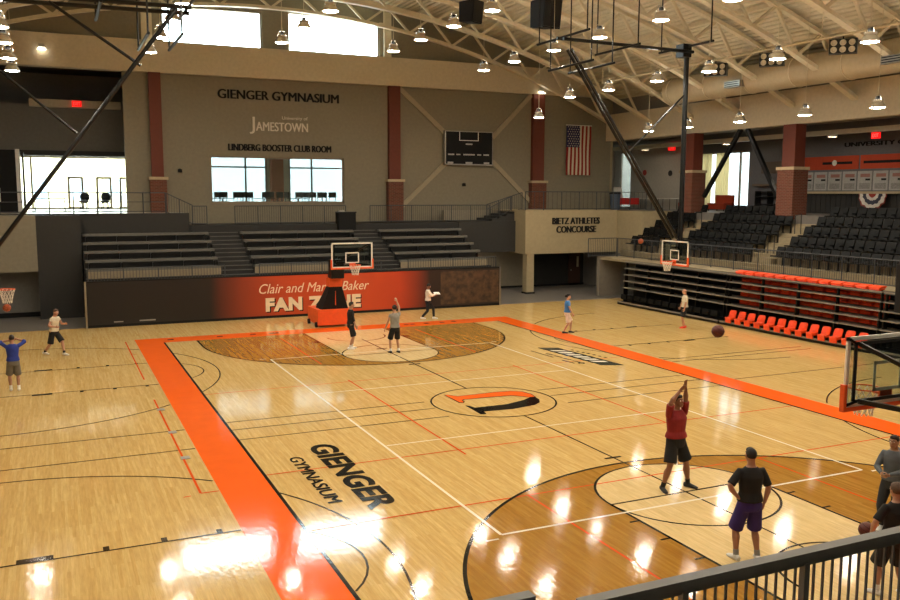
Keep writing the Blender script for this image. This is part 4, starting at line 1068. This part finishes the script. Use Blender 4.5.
# ------------------------------------------------------------------ basketball hoops (local: rim towards +y, board face at y = 0)
M_net = mat('white_net_cord', '#e6dfd0', .8)
M_pane = glass('backboard_glass', '#dfe6e4', .06)
M_white2 = mat('backboard_white', '#ece6da', .4)
def hoop_head(t, front_frame=M_white2):
    W, Z0, Z1 = .915, 2.9, 3.97
    MB().box(-W+.05, W-.05, -.02, -.008, Z0+.05, Z1-.05).build('backboard_glass', M_pane, t)
    m = MB()
    for a in ((-W, -W+.06, Z0, Z1), (W-.06, W, Z0, Z1), (-W, W, Z0, Z0+.06), (-W, W, Z1-.06, Z1)): m.box(a[0], a[1], -.035, .0, a[2], a[3])
    fr = m.build('backboard_frame', front_frame, t)
    m = MB()
    for a in ((-.305, -.255, 3.1, 3.56), (.255, .305, 3.1, 3.56), (-.305, .305, 3.51, 3.56), (-.305, .305, 3.1, 3.15)): m.box(a[0], a[1], -.007, -.001, a[2], a[3])
    m.build('shooter_square', M_white2, t)
    m = MB(); m.box(-W-.03, W+.03, -.05, .03, Z0-.05, Z0+.012); m.box(-W-.03, -W+.025, -.05, .03, Z0, Z0+.36); m.box(W-.025, W+.03, -.05, .03, Z0, Z0+.36)
    m.build('board_padding', M_orange, t)
    rm = MB(); rm.ring((0, .385, 3.05), .235, .011, 32, 8); rm.box(-.1, .1, 0, .16, 3.03, 3.06); rm.box(-.13, .13, .0, .03, 2.93, 3.1)
    rm.build('rim', M_orange, t, True)
    nm = MB(); n = 12
    prof = [(.232, 3.04), (.2, 2.93), (.165, 2.82), (.14, 2.71), (.13, 2.62)]
    for k in range(n):
        for s in (1, -1):
            nm.tube([(r*math.cos(2*PI*(k+s*.5*i)/n), .385+r*math.sin(2*PI*(k+s*.5*i)/n), z) for i, (r, z) in enumerate(prof)], .007, 4, False)
    nm.build('net', M_net, t)
    bk = MB()
    for a in ((-.8, -.76, 2.98, 3.9), (.76, .8, 2.98, 3.9), (-.8, .8, 2.98, 3.03), (-.8, .8, 3.85, 3.9)): bk.box(a[0], a[1], -.085, -.05, a[2], a[3])
    for s in (-1, 1): bk.bar((s*.78, -.08, 3.87), (s*.88, -.03, 3.94), .04, .04); bk.bar((s*.78, -.08, 3.0), (s*.88, -.03, 2.95), .04, .04)
    bk.build('back_frame', M_blk, t)
def stanchion_hoop(loc, rz, lab):
    t = thing('basketball_hoop', lab, 'basketball hoop', loc, rz, 'portable hoops')
    hoop_head(t)
    m = MB(); m.box(-.8, .8, -4.3, -2.55, .12, .8); m.build('base', M_orange, t)
    MB().box(-.82, .82, -2.62, -2.5, .1, .82).build('base_padding', M_orange, t)
    m = MB()
    for s in (-.84, .84):
        for y in (-4.0, -2.75): m.add([(s+d, y+.12*math.cos(k*PI/6), .12+.12*math.sin(k*PI/6)) for d in (-.05, .05) for k in range(12)], [tuple(range(12)), tuple(reversed(range(12, 24)))] + [(k, (k+1) % 12, 12+(k+1) % 12, 12+k) for k in range(12)])
    m.build('caster', M_blkm, t)
    m = MB(); m.add([(-.62, -2.56, .8), (.62, -2.56, .8), (.62, -3.6, .8), (-.62, -3.6, .8), (-.3, -2.45, 1.85), (.3, -2.45, 1.85), (.3, -2.9, 1.85), (-.3, -2.9, 1.85)], [(3, 2, 1, 0), (4, 5, 6, 7), (0, 1, 5, 4), (2, 3, 7, 6), (1, 2, 6, 5), (3, 0, 4, 7)])
    m.build('mast_padding', M_blkm, t)
    MB().box(-.012, .012, -2.59, -2.47, 1.0, 1.75).build('padding_seam', M_orange, t)
    m = MB(); m.box(-.3, .3, -2.95, -2.42, 1.85, 2.25); m.build('collar_padding', M_orange, t)
    m = MB(); m.bar((-.2, -2.7, 2.25), (-.2, -2.2, 3.0), .12, .2); m.bar((.2, -2.7, 2.25), (.2, -2.2, 3.0), .12, .2); m.box(-.3, .3, -2.55, -2.1, 2.25, 3.1); m.build('mast', M_blk, t)
    for s in (-1, 1):
        MB().bar((s*.2, -2.3, 3.0), (s*.7, -.1, 3.01), .06, .07).build('lower_arm', M_blk, t)
        MB().bar((s*.2, -2.3, 3.05), (s*.74, -.1, 3.87), .05, .06).build('upper_arm', M_blk, t)
    m = MB(); m.bar((-.45, -.8, 3.1), (.45, -.8, 3.1), .06, .06); m.build('cross_arm', M_blk, t)
    return t
stanchion_hoop((0, 13.1, 0), PI, 'portable basketball hoop with orange base in front of the fan banner')
stanchion_hoop((-.08, -13.1, 0), 0, 'near basketball hoop seen from behind at the right frame edge')
def hung_hoop(loc, rz, lab, zt=12.3, extra=False):
    """hung from the roof; local -y is away from the court centre, +y towards it"""
    t = thing('basketball_hoop', lab, 'basketball hoop', loc, rz, 'hoops hung from the roof')
    hoop_head(t)
    m = MB(); m.tube([(0, -.3, 3.3), (0, -.3, zt)], .11, 12); m.build('mast', M_blk, t, True)
    m = MB()
    for z in (3.15, 3.8):
        for s in (-.55, .55): m.tube([(s, -.1, z), (0, -.3, z)], .03, 8)
    m.build('board_bracket', M_blk, t)
    for s in (-.14, .14): MB().tube([(s, .0, 4.1), (s, 5.75, 11.95)], .07, 10).build('diagonal_brace', M_blk, t, True)
    MB().tube([(0, 2.6, 7.9), (0, -.25, 10.4)], .04, 8).build('short_brace', M_blk, t, True)
    if extra: MB().tube([(0, 2.0, 11.85), (0, 4.6, 10.1)], .05, 8).build('short_brace', M_blk, t, True)
    MB().tube([(-.25, -.45, zt-.08), (-.25, 6.2, zt)], .07, 8).build('top_bar', M_blk, t, True)
    MB().tube([(.25, -.45, zt+.02), (.25, 6.2, zt+.1)], .07, 8).build('top_bar', M_blk, t, True)
    for (y, hw, dz) in ((6.1, 2.0, .1), (5.7, 1.7, -1.0), (4.7, 1.7, -1.05), (3.4, 1.6, -.2), (-.2, 1.8, .15)):
        g = MB().tube([(-hw, y, zt+dz), (hw, y, zt+dz)], .05, 8).build('cross_pipe', M_blk, t, True)
        for s in (-.92, .92):
            X = loc[0] - (y if rz > 0 else -y)
            MB().tube([(s*hw, y, zt+dz), (s*hw, y, zroof(X)-.35)], .03, 6).build('hanger', M_blk, g)
            MB().box(s*hw-.3, s*hw+.3, y-.05, y+.05, zroof(X)-.42, zroof(X)-.32).build('hanger_clamp', M_blk, g)
    g = MB(); g.box(-.25, .25, -.35, .1, zt-.3, zt+.25); g.build('winch', M_blk, t)
    return t
hung_hoop((13.9, 9.2, 0), PI/2, 'basketball hoop hung from the roof at the right side')
hung_hoop((-13.3, 8.0, 0), -PI/2, 'basketball hoop hung from the roof at the left frame edge', 11.9, True)

# ------------------------------------------------------------------ basketballs
M_ball = mat('basketball_leather', '#9c4a22', .55, bump=.15, scale=60)
M_ball2 = mat('maroon_basketball', '#5e2218', .55, bump=.15, scale=60)
def ball(loc, lab, m_=None, tilt=(0.4, .3, .2)):
    t = thing('basketball', lab, 'ball', loc, 0, 'basketballs'); t.rotation_euler = tilt
    MB().ball((0, 0, 0), .121, 28, 18).build('cover', m_ or M_ball, t, True)
    m = MB(); m.ring((0, 0, 0), .121, .003, 40, 6); m.ring((0, 0, 0), .121, .003, 40, 6, 'X'); m.ring((0, 0, .06), .105, .003, 36, 6); m.ring((0, 0, -.06), .105, .003, 36, 6)
    m.build('seam', M_blkm, t)
ball((-.05, -9.35, 3.45), 'basketball in the air just shot by the player in red', M_ball2)
ball((13.0, 10.5, 3.9), 'basketball in the air beside the right hung hoop')
ball((-12.94, 8.0, 2.47), 'basketball falling below the rim at the left frame edge')
# ------------------------------------------------------------------ people
def V(*a): return Vector(a)
class Soft(MB):
    def limb(s, pts, rad, n=14, side=None):
        """closed tapering loft; rad entries are r or (across, deep)"""
        pts = [Vector(p) for p in pts]; vs = []; fs = []
        u0 = Vector(side) if side is not None else None; u = u0
        for i, p in enumerate(pts):
            t = (pts[min(i+1, len(pts)-1)] - pts[max(i-1, 0)]).normalized()
            if u is None:
                u = t.cross(Vector((0, 1, 0)))
                if u.length < 1e-2: u = t.cross(Vector((1, 0, 0)))
            u = (u - t*u.dot(t)).normalized(); w = t.cross(u)
            a, b_ = rad[i] if isinstance(rad[i], tuple) else (rad[i], rad[i])
            for k in range(n):
                q = 2*PI*k/n; vs.append(p + u*math.cos(q)*a + w*math.sin(q)*b_)
        for i in range(len(pts)-1):
            for k in range(n): fs.append((i*n+k, i*n+(k+1) % n, (i+1)*n+(k+1) % n, (i+1)*n+k))
        fs.append(tuple(reversed(range(n)))); fs.append(tuple(range((len(pts)-1)*n, len(pts)*n)))
        return s.add(vs, fs)
    def fused(s, name, material, parent, voxel=.012, smooth=4):
        me = s.mesh(name); o = bpy.data.objects.new(name, me); COL.objects.link(o)
        r = o.modifiers.new('r', 'REMESH'); r.mode = 'VOXEL'; r.voxel_size = voxel; r.use_smooth_shade = True
        if smooth: q = o.modifiers.new('s', 'SMOOTH'); q.factor = .5; q.iterations = smooth
        bpy.context.view_layer.update()
        dg = bpy.context.evaluated_depsgraph_get()
        m2 = bpy.data.meshes.new_from_object(o.evaluated_get(dg)); m2.name = name
        bpy.data.objects.remove(o); bpy.data.meshes.remove(me)
        m2.materials.clear(); m2.materials.append(material)
        for p in m2.polygons: p.use_smooth = True; p.material_index = 0
        o = bpy.data.objects.new(name, m2); COL.objects.link(o); o.parent = parent
        return o

def ik(a, c, l1, l2, pole):
    d = c - a; L = d.length; mx = (l1+l2)*.998
    if L > mx: c = a + d*(mx/L); d = c-a; L = mx
    x = (l1*l1 - l2*l2 + L*L)/(2*L); h = math.sqrt(max(0, l1*l1-x*x)); t = d/L
    p = pole - t*pole.dot(t); p.normalize()
    return a + t*x + p*h, c

def hand(s, W, d, n, side, curl, sc=1, spread=.0):
    """palm and five fingers: d along the forearm, n out of the palm, side = +1 when the thumb lies towards d x n"""
    d = d.normalized(); n = (n - d*n.dot(d)).normalized(); u = d.cross(n)*side     # u points to the thumb side
    L = .088*sc
    s.limb([W - d*.02, W + d*.02, W + d*L*.6, W + d*L], [(.024, .02), (.032, .017), (.042, .015), (.04, .013)], 12, u)
    for i, (off, ln) in enumerate(((.03, .072), (.0105, .08), (-.0095, .075), (-.0285, .06))):
        p0 = W + d*L*.75 + u*off; p1 = W + d*L*1.02 + u*off*(1+spread)
        a1, a2, a3 = curl*.7, curl*1.5, curl*2.1
        def dr(a): return (d*math.cos(a) + n*math.sin(a) + u*off*spread*8).normalized()
        p2 = p1 + dr(a1)*ln*.42*sc; p3 = p2 + dr(a2)*ln*.33*sc; p4 = p3 + dr(a3)*ln*.25*sc
        s.limb([p0, p1, p2, p3, p4], [.0095, .0095, .009, .0085, .0065], 8, u)
    t0 = W + d*L*.22 + u*.022; t1 = t0 + (d*.55+u*.75+n*.2).normalized()*.04*sc
    t2 = t1 + (d*.8+u*.45+n*.35).normalized()*.032*sc; t3 = t2 + (d*.9+u*.1+n*.4).normalized()*.024*sc
    s.limb([t0, t1, t2, t3], [.014, .012, .0105, .008], 8)

def person(loc, rz, lab, h=1.8, skin='#b58662', hair='#2a1c14', shirt='#1a1a1a', sleeve=.75, short='#1a1a1a', leg=.92, shoe='#f0ece4', sock=None,
           lh=None, rh=None, lpole=None, rpole=None, lf=(-.13, 0), rf=(.13, 0), lift=(0, 0), lean=0, twist=0, hyaw=0, hpitch=0, fdir=(0, 0), curl=.5, hips=0, hair_kind='short',
           lpalm=None, rpalm=None, voxel=.01, stripe=None, mark_back=None, hood=False, build=1.0, hem=.97, spread=0, paper=False, cap=None):
    t = thing('person', lab, 'person', loc, rz, 'people on the court')
    k = h/1.8
    S = Soft()
    hz = .93 - hips
    P0 = V(0, 0, hz)
    R = Matrix.Rotation(-lean, 3, 'X'); TW = Matrix.Rotation(twist, 3, 'Z')
    def up(x, y, z): return P0 + R @ (TW @ V(x, y, z-.93))
    side = R @ (TW @ V(1, 0, 0)); fwd = R @ (TW @ V(0, 1, 0))
    # torso and neck
    bz = build
    tor = [(.84, .13*bz, .10*bz), (.9, .165*bz, .118*bz), (.99, .16*bz, .112*bz), (1.09, .142*bz, .102*bz), (1.22, .155*bz, .112*bz), (1.36, .178*bz, .118*bz), (1.45, .168, .098), (1.5, .10, .075), (1.535, .062, .06), (1.6, .056, .06)]
    S.limb([up(0, .0 if z < 1.5 else .012*(z-1.5)/.1, z) for z, a, c in tor], [(a, c) for z, a, c in tor], 20, side)
    # head
    HR = R @ TW @ Matrix.Rotation(hyaw, 3, 'Z') @ Matrix.Rotation(hpitch, 3, 'X')
    HC = up(0, .02, 1.675) + HR @ V(0, .012, 0)
    def hp(x, y, z): return HC + HR @ V(x, y, z)
    S.ball(HC, 1, 20, 14, (.076, .095, .112), HR)
    S.limb([hp(0, .035, -.03), hp(0, .05, -.075), hp(0, .055, -.108)], [(.062, .055), (.05, .042), (.028, .025)], 14, HR @ V(1, 0, 0))
    S.limb([hp(0, .088, .02), hp(0, .108, -.018), hp(0, .095, -.03)], [.009, .015, .011], 8)          # nose
    S.limb([hp(-.02, .09, -.057), hp(0, .097, -.056), hp(.02, .09, -.057)], [.006, .009, .006], 8)       # lips
    S.limb([hp(-.05, .075, .03), hp(0, .092, .034), hp(.05, .075, .03)], [.008, .01, .008], 8)           # brow
    for q in (-1, 1): S.limb([hp(q*.074, 0, .025), hp(q*.088, -.012, .02), hp(q*.082, -.004, -.03)], [.011, .014, .009], 8)
    # arms
    arms = []
    for q, tg, pole, palm in ((-1, lh, lpole, lpalm), (1, rh, rpole, rpalm)):
        sh = up(q*.172*bz, 0, 1.435)
        T = V(*tg) if tg is not None else V(q*.27, .06, hz-.12)
        pl = V(*pole) if pole is not None else V(q*.35, -1, -.1)
        el, wr = ik(sh, T, .285, .25, pl)
        S.limb([up(q*.1, 0, 1.44), sh, sh.lerp(el, .3), sh.lerp(el, .75), el], [.045, .054*bz, .049*bz, .044*bz, .041], 14)
        S.limb([el.lerp(sh, .08), el.lerp(wr, .25), el.lerp(wr, .6), wr], [.041, .044*bz, .035, .027], 14)
        d = (wr-el).normalized()
        pn = V(*palm) if palm is not None else V(-q, .15, 0)
        hand(S, wr, d, pn, q if d.cross(pn).dot(V(0, 1, 0)) * q > 0 or True else -q, curl, 1, spread)
        arms.append((q, sh, el, wr))
    # legs
    legs = []
    for q, f, lf_ in ((-1, lf, lift[0]), (1, rf, lift[1])):
        hp_ = P0 + V(q*.092, 0, -.03)
        an = V(f[0], f[1], .085 + lf_)
        kn, an = ik(hp_, an, .43, .42, V(q*.15 + f[0]*.2, 1, 0))
        S.limb([hp_ + V(0, 0, .06), hp_.lerp(kn, .15), hp_.lerp(kn, .55), kn], [.09*bz, .09*bz, .073*bz, .055], 16)
        S.limb([kn.lerp(hp_, .08), kn.lerp(an, .12), kn.lerp(an, .32) + V(0, -.012, 0), kn.lerp(an, .7), an, an - V(0, 0, .03)], [.054, .053, .058*bz, .043, .036, .038], 14)
        fa = fdir[0 if q < 0 else 1]; fd = V(math.sin(fa), math.cos(fa), 0)
        S.limb([an - fd*.045 + V(0, 0, -.045), an + fd*.05 + V(0, 0, -.045), an + fd*.14 + V(0, 0, -.058)], [(.036, .03), (.04, .03), (.038, .02)], 12, fd.cross(V(0, 0, 1)))
        legs.append((q, hp_, kn, an, fd))
    for i, vtx in enumerate(S.v): S.v[i] = tuple(Vector(vtx)*k)
    body = S.fused('body', mat('skin_' + skin[1:], skin, .5, var=.05, scale=14), t, voxel*k, 2)
    def garment(name, fill, m, vx=.012, sm=3):
        G = Soft(); fill(G)
        for i, vtx in enumerate(G.v): G.v[i] = tuple(Vector(vtx)*k)
        return G.fused(name, m, t, vx, sm)
    M_sh = mat('cloth_' + shirt[1:], shirt, .85, var=.12, scale=9); M_st = mat('cloth_' + short[1:], short, .85, var=.12, scale=9)
    e = .02
    def f_shirt(G):
        rows = [(hem, .2*bz, .158*bz), (hem+.06, .19*bz, .145*bz), (1.12, .164*bz, .124*bz), (1.22, .174*bz, .132*bz), (1.36, .192*bz, .137*bz), (1.43, .182, .118), (1.495, .115, .088), (1.515, .085, .078)]
        G.limb([up(0, 0, z) for z, a, c in rows], [(a, c) for z, a, c in rows], 20, side)
        for q, sh, el, wr in arms:
            if sleeve <= 0: continue
            G.limb([up(q*.09, 0, 1.43), sh, sh.lerp(el, .3), sh.lerp(el, min(1, sleeve))], [.05, .063*bz, .062*bz, .064*bz if sleeve < 1 else .053], 14)
            if sleeve > 1: G.limb([el.lerp(sh, .1), el, el.lerp(wr, .4), el.lerp(wr, min(.95, sleeve-1))], [.054, .053, .05, .037], 14)
        if hood: G.limb([up(-.1, -.06, 1.47), up(0, -.12, 1.5), up(.1, -.06, 1.47)], [.05, .065, .05], 12)
    o = garment('shirt', f_shirt, M_sh)
    def f_short(G):
        rows = [(.82, .16*bz, .125*bz), (.88, .18*bz, .135*bz), (.96, .178*bz, .132*bz), (1.05, .16*bz, .12*bz)]
        G.limb([up(0, 0, z) for z, a, c in rows], [(a, c) for z, a, c in rows], 20, V(1, 0, 0))
        for q, hp_, kn, an, fd in legs:
            if leg <= 1:
                G.limb([hp_ + V(0, 0, .03), hp_.lerp(kn, .3), hp_.lerp(kn, leg)], [.098*bz, .104*bz, .11*bz], 16)
            else:
                G.limb([hp_ + V(0, 0, .03), hp_.lerp(kn, .3), hp_.lerp(kn, .8), kn], [.098*bz, .1*bz, .08*bz, .072], 16)
                G.limb([kn.lerp(hp_, .1), kn, kn.lerp(an, .5), kn.lerp(an, min(.97, leg-1))], [.072, .071, .066, .056], 14)
    garment('trousers' if leg > 1 else 'shorts', f_short, M_st)
    for q, hp_, kn, an, fd in legs:
        def f_shoe(G):
            sd = fd.cross(V(0, 0, 1)); tilt = V(0, 0, 0)
            G.limb([an - fd*.075 + V(0, 0, -.04), an - fd*.03 + V(0, 0, -.035), an + fd*.06 + V(0, 0, -.045), an + fd*.14 + V(0, 0, -.058), an + fd*.195 + V(0, 0, -.064)], [(.036, .042), (.042, .05), (.047, .042), (.049, .03), (.034, .02)], 14, sd)
            G.limb([an + V(0, 0, -.04), an + V(0, 0, .012)], [.05, .044], 14)
        garment('shoe', f_shoe, mat('shoe_' + shoe[1:], shoe, .6), .01, 2)
        if sock:
            def f_sock(G): G.limb([an + V(0, 0, -.02), an.lerp(kn, .22)], [.043, .047], 14)
            garment('sock', f_sock, mat('sock_' + sock[1:], sock, .9), .009, 1)
    M_h = mat('hair_' + hair[1:], hair, .7, var=.25, scale=40, bump=.3)
    def f_hair(G):
        if hair_kind == 'bald': G.ball(hp(0, -.03, -.005), 1, 18, 12, (.079, .072, .07), HR); return
        G.ball(hp(0, -.018, .03), 1, 20, 14, (.083, .092, .096), HR)
        G.ball(hp(0, .035, .085), 1, 16, 10, (.062, .05, .04), HR)
        if hair_kind == 'bun': G.ball(hp(0, -.11, .03), .048, 14, 10)
        if hair_kind == 'fluffy': G.ball(hp(0, -.02, .045), 1, 20, 14, (.093, .103, .1), HR)
    garment('hair', f_hair, M_h, .008, 2)
    for q in (-1, 1):
        m = MB(); m.ball(hp(q*.031, .083, .012)*k, .0125*k, 10, 8); m.build('eye', mat('eye_white', '#e6e0d8', .3), t, True)
        m = MB(); m.ball(hp(q*.031, .0925, .012)*k, .006*k, 8, 6); m.build('pupil', mat('dark_iris', '#23170f', .3), t, True)
        m = MB(); m.tube([hp(q*.048, .084, .037)*k, hp(q*.03, .094, .041)*k, hp(q*.014, .094, .037)*k], .0045*k, 6); m.build('eyebrow', M_h, t)
    m = MB(); m.tube([hp(-.022, .093, -.056)*k, hp(0, .103, -.0565)*k, hp(.022, .093, -.056)*k], .0035*k, 6); m.build('mouth', mat('lip_tone', '#8a4a3e', .5), t)
    if stripe:
        for q, hp_, kn, an, fd in legs[1:]:
            m = MB(); a = hp_.lerp(kn, .5); b_ = hp_.lerp(kn, .9); m.bar((a + V(-.055, .103, 0))*k, (b_ + V(-.06, .108, 0))*k, .022, .012, (0, 1, 0)); m.build('shorts_stripe', mat('stripe_white', stripe, .8), t)
    if mark_back:
        m = MB(); m.cbox(up(.09, -.128, 1.36)*k, .1, .02, .035); m.build('shirt_print', mat('print_red', mark_back, .8), t)
    return t

person((-.1, -8.3, 0), PI + .12, 'man in a red T-shirt and black shorts, both arms raised after shooting', 2.0, '#8a5a40', '#2a1f1a', '#841a18', .8, '#151414', .86, '#141312', '#1c1a1a',
       lh=(-.1, .1, 1.97), rh=(.08, .12, 1.88), lpole=(-1, .1, 0), rpole=(1, .1, -.2), lf=(-.3, .05), rf=(.26, -.04), fdir=(-.35, .4), lpalm=(0, 1, -.3), rpalm=(0, 1, -.2), curl=.35, hpitch=.15, hair_kind='short', stripe='#d8d2c8', voxel=.0075, build=1.14, hem=1.0)
person((-1.27, -11.62, 0), -.3, 'man in a black T-shirt and purple shorts standing with hands on hips', 1.92, '#a8765a', '#1a1410', '#151413', .85, '#34246c', 1.0, '#d8d6d2', '#8c8a86',
       lh=(-.2, -.03, 1.03), rh=(.23, -.02, .93), lpole=(-1, -.15, .1), rpole=(1, -.25, 0), lf=(-.17, .03), rf=(.15, -.04), fdir=(-.25, .3), lpalm=(1, .2, 0), rpalm=(-1, .2, 0), curl=.7, voxel=.0075, build=1.05)
person((-.2, -13.5, 0), -.2, 'man in a black T-shirt with a red mark on the back, holding a maroon ball', 1.76, '#b08468', '#54402e', '#161514', .85, '#1a1918', 1.0, '#e8e4dc', '#dcd8d0',
       lh=(-.34, .1, .98), rh=(.28, .1, .86), lpole=(-1, -.5, .1), rpole=(1, -.8, 0), lf=(-.2, .06), rf=(.16, -.08), fdir=(-.4, .3), lpalm=(.2, .6, .1), curl=.5, mark_back='#b8281c', voxel=.0075, build=1.1, hair_kind='fluffy')
ball((-.4, -13.17, .95), 'maroon basketball held against the hip of the man in black', M_ball2)
person((1.98, -11.72, 0), PI/2 + .25, 'man in a grey hooded top at the right frame edge, hands together in front', 1.8, '#a07a60', '#221a14', '#565c62', 1.95, '#23262c', 1.95, '#d8d6d0',
       lh=(-.06, .3, 1.13), rh=(.06, .3, 1.13), lpole=(-1, -.4, -.5), rpole=(1, -.4, -.5), curl=.9, hood=True, lpalm=(1, 0, .2), rpalm=(-1, 0, .2), voxel=.0075)
person((-12.82, 7.16, 0), .1, 'person in a blue shirt and grey shorts at the left edge, arms raised', 1.74, '#a8785c', '#2a1e16', '#27398c', 1.15, '#6f6a60', .95, '#eeeae2', '#e8e4dc',
       lh=(-.1, .2, 1.6), rh=(.16, .22, 1.62), lpole=(-1, -.1, -.2), rpole=(1, -.1, -.2), lf=(-.1, .06), rf=(.12, -.04), lpalm=(.3, 1, 0), rpalm=(-.3, 1, 0))
person((-11.67, 13.15, 0), -2.3, 'person in a white sleeveless top and black shorts jogging beside the court', 1.82, '#bb8a70', '#5a4030', '#d8cdb4', .35, '#171615', .95, '#e4e0d8', '#2a2826',
       lh=(-.22, .36, 1.16), rh=(.24, .3, 1.1), lpole=(-.5, -1, -.4), rpole=(.5, -1, -.4), lf=(-.1, .34), rf=(.12, -.36), hips=.06, lean=.14, fdir=(0, 0), curl=1.0, lift=(0, .03))
person((-1.13, 9.92, 0), -1.7, 'person all in black with white shoes standing under the far hoop, left one', 1.86, '#a87c62', '#14100d', '#131314', 1.2, '#131314', .95, '#f4f1ea', '#d8d4cc',
       lh=(-.24, .14, .84), rh=(.26, .16, .86), lf=(-.11, .05), rf=(.11, -.07))
person((.13, 8.42, 0), .0, 'person in a grey sleeveless top with the right arm raised under the far hoop', 1.84, '#b58868', '#1d1713', '#8a8780', .3, '#141414', .9, '#1c1a18', '#e0dcd4',
       lh=(-.34, .1, .92), rh=(.16, .2, 1.92), rpole=(1, .1, 0), lf=(-.16, .02), rf=(.15, -.02), rpalm=(0, 1, -.4), curl=.5, hair_kind='fluffy')
person((4.84, 16.24, 0), -2.0, 'person in a white top and black trousers walking past the banner, looking down', 1.78, '#8a5c44', '#17110d', '#e6dccb', 1.9, '#18181b', 1.93, '#efece6',
       lh=(-.08, .34, 1.2), rh=(.1, .36, 1.2), lpole=(-1, -.5, -.6), rpole=(1, -.5, -.6), lf=(-.1, .28), rf=(.1, -.3), hips=.05, hpitch=-.4, curl=.8, fdir=(0, 0), lpalm=(1, .2, .3), rpalm=(-1, .2, .3), lift=(0, .02))
person((8.74, 9.89, 0), -2.0, 'person in a blue T-shirt and pale shorts walking on the right orange band', 1.74, '#b88a70', '#241812', '#3f78b8', .6, '#d9c6b4', .9, '#23252e',
       lh=(-.26, .12, .88), rh=(.27, .2, .9), lf=(-.1, .16), rf=(.1, -.16), hips=.02, hair_kind='bun', hpitch=.05)
person((14.41, 8.98, 0), 1.15, 'person in a cream T-shirt, black shorts and red shoes before the right bleachers', 1.8, '#b98468', '#8a6650', '#d6cbb2', .8, '#16161a', .92, '#d83a20', None,
       lh=(-.27, .1, .86), rh=(.28, .14, .88), lf=(-.11, .05), rf=(.11, -.06), hair_kind='bald')
o = tag(MB().obox((-.02, .0, 0), (.3, 0, .0), (0, .2, .1), (0, -.005, .01)).build('paper_sheet', M_white), 'white sheet held by the person walking past the banner', 'paper')
o.location = (5.1, 15.98, 1.2)

# ------------------------------------------------------------------ light, camera
w = bpy.data.worlds.new('daylight'); SC.world = w; w.use_nodes = True
bg = w.node_tree.nodes['Background']; bg.inputs[0].default_value = (.93, .97, 1, 1); bg.inputs[1].default_value = 20
def portal(loc, rot, sx, sy):
    l = bpy.data.lights.new('window_daylight', 'AREA'); l.shape = 'RECTANGLE'; l.size = sx; l.size_y = sy; l.energy = 1
    l.cycles.is_portal = True
    o = bpy.data.objects.new('window_daylight', l); COL.objects.link(o); o.location = loc; o.rotation_euler = rot
for (x, z, sx, sz) in ((-3.0, 15.1, 5.4, 2.0), (3.95, 15.15, 5.5, 2.1)): portal((x, FY+.4, z), (-PI/2, 0, 0), sx, sz)
for (x, sx) in ((-2.6, 5.2), (4.45, 5.5)): portal((x, 34.4, 6.8), (-PI/2, 0, 0), sx, 3.3)
portal((-9.75, 39.95, 6.65), (-PI/2, 0, 0), 7.0, 3.4)
portal((GX+.35, 22, 7), (0, PI/2, 0), 3.6, 4.6); portal((GX+.35, 32.6, 7.1), (0, PI/2, 0), 4.2, 1.4)

cam = bpy.data.cameras.new('camera'); co = bpy.data.objects.new('camera', cam); COL.objects.link(co)
yaw, pitch, roll = .428438552, -.12203165, .00278694
f = Vector((math.sin(yaw)*math.cos(pitch), math.cos(yaw)*math.cos(pitch), math.sin(pitch))); r = Vector((math.cos(yaw), -math.sin(yaw), 0)); u = r.cross(f)
r2 = r*math.cos(roll) + u*math.sin(roll); u2 = u*math.cos(roll) - r*math.sin(roll)
M = Matrix((r2, u2, -f)).transposed().to_4x4(); M.translation = (-11.5156, -22.1248, 6.04527); co.matrix_world = M
cam.sensor_width = 36; cam.lens = 36*867.718/900; cam.clip_end = 400; cam.clip_start = .1
SC.camera = co
SC.view_settings.view_transform = 'Standard'; SC.view_settings.look = 'None'; SC.view_settings.gamma = 1; SC.view_settings.exposure = .1
try: SC.view_settings.use_curve_mapping = False
except Exception: pass
SC.cycles.use_denoising = True
SC.cycles.max_bounces = 8; SC.cycles.diffuse_bounces = 5; SC.cycles.glossy_bounces = 4; SC.cycles.transparent_max_bounces = 12
SC.cycles.sample_clamp_indirect = 8
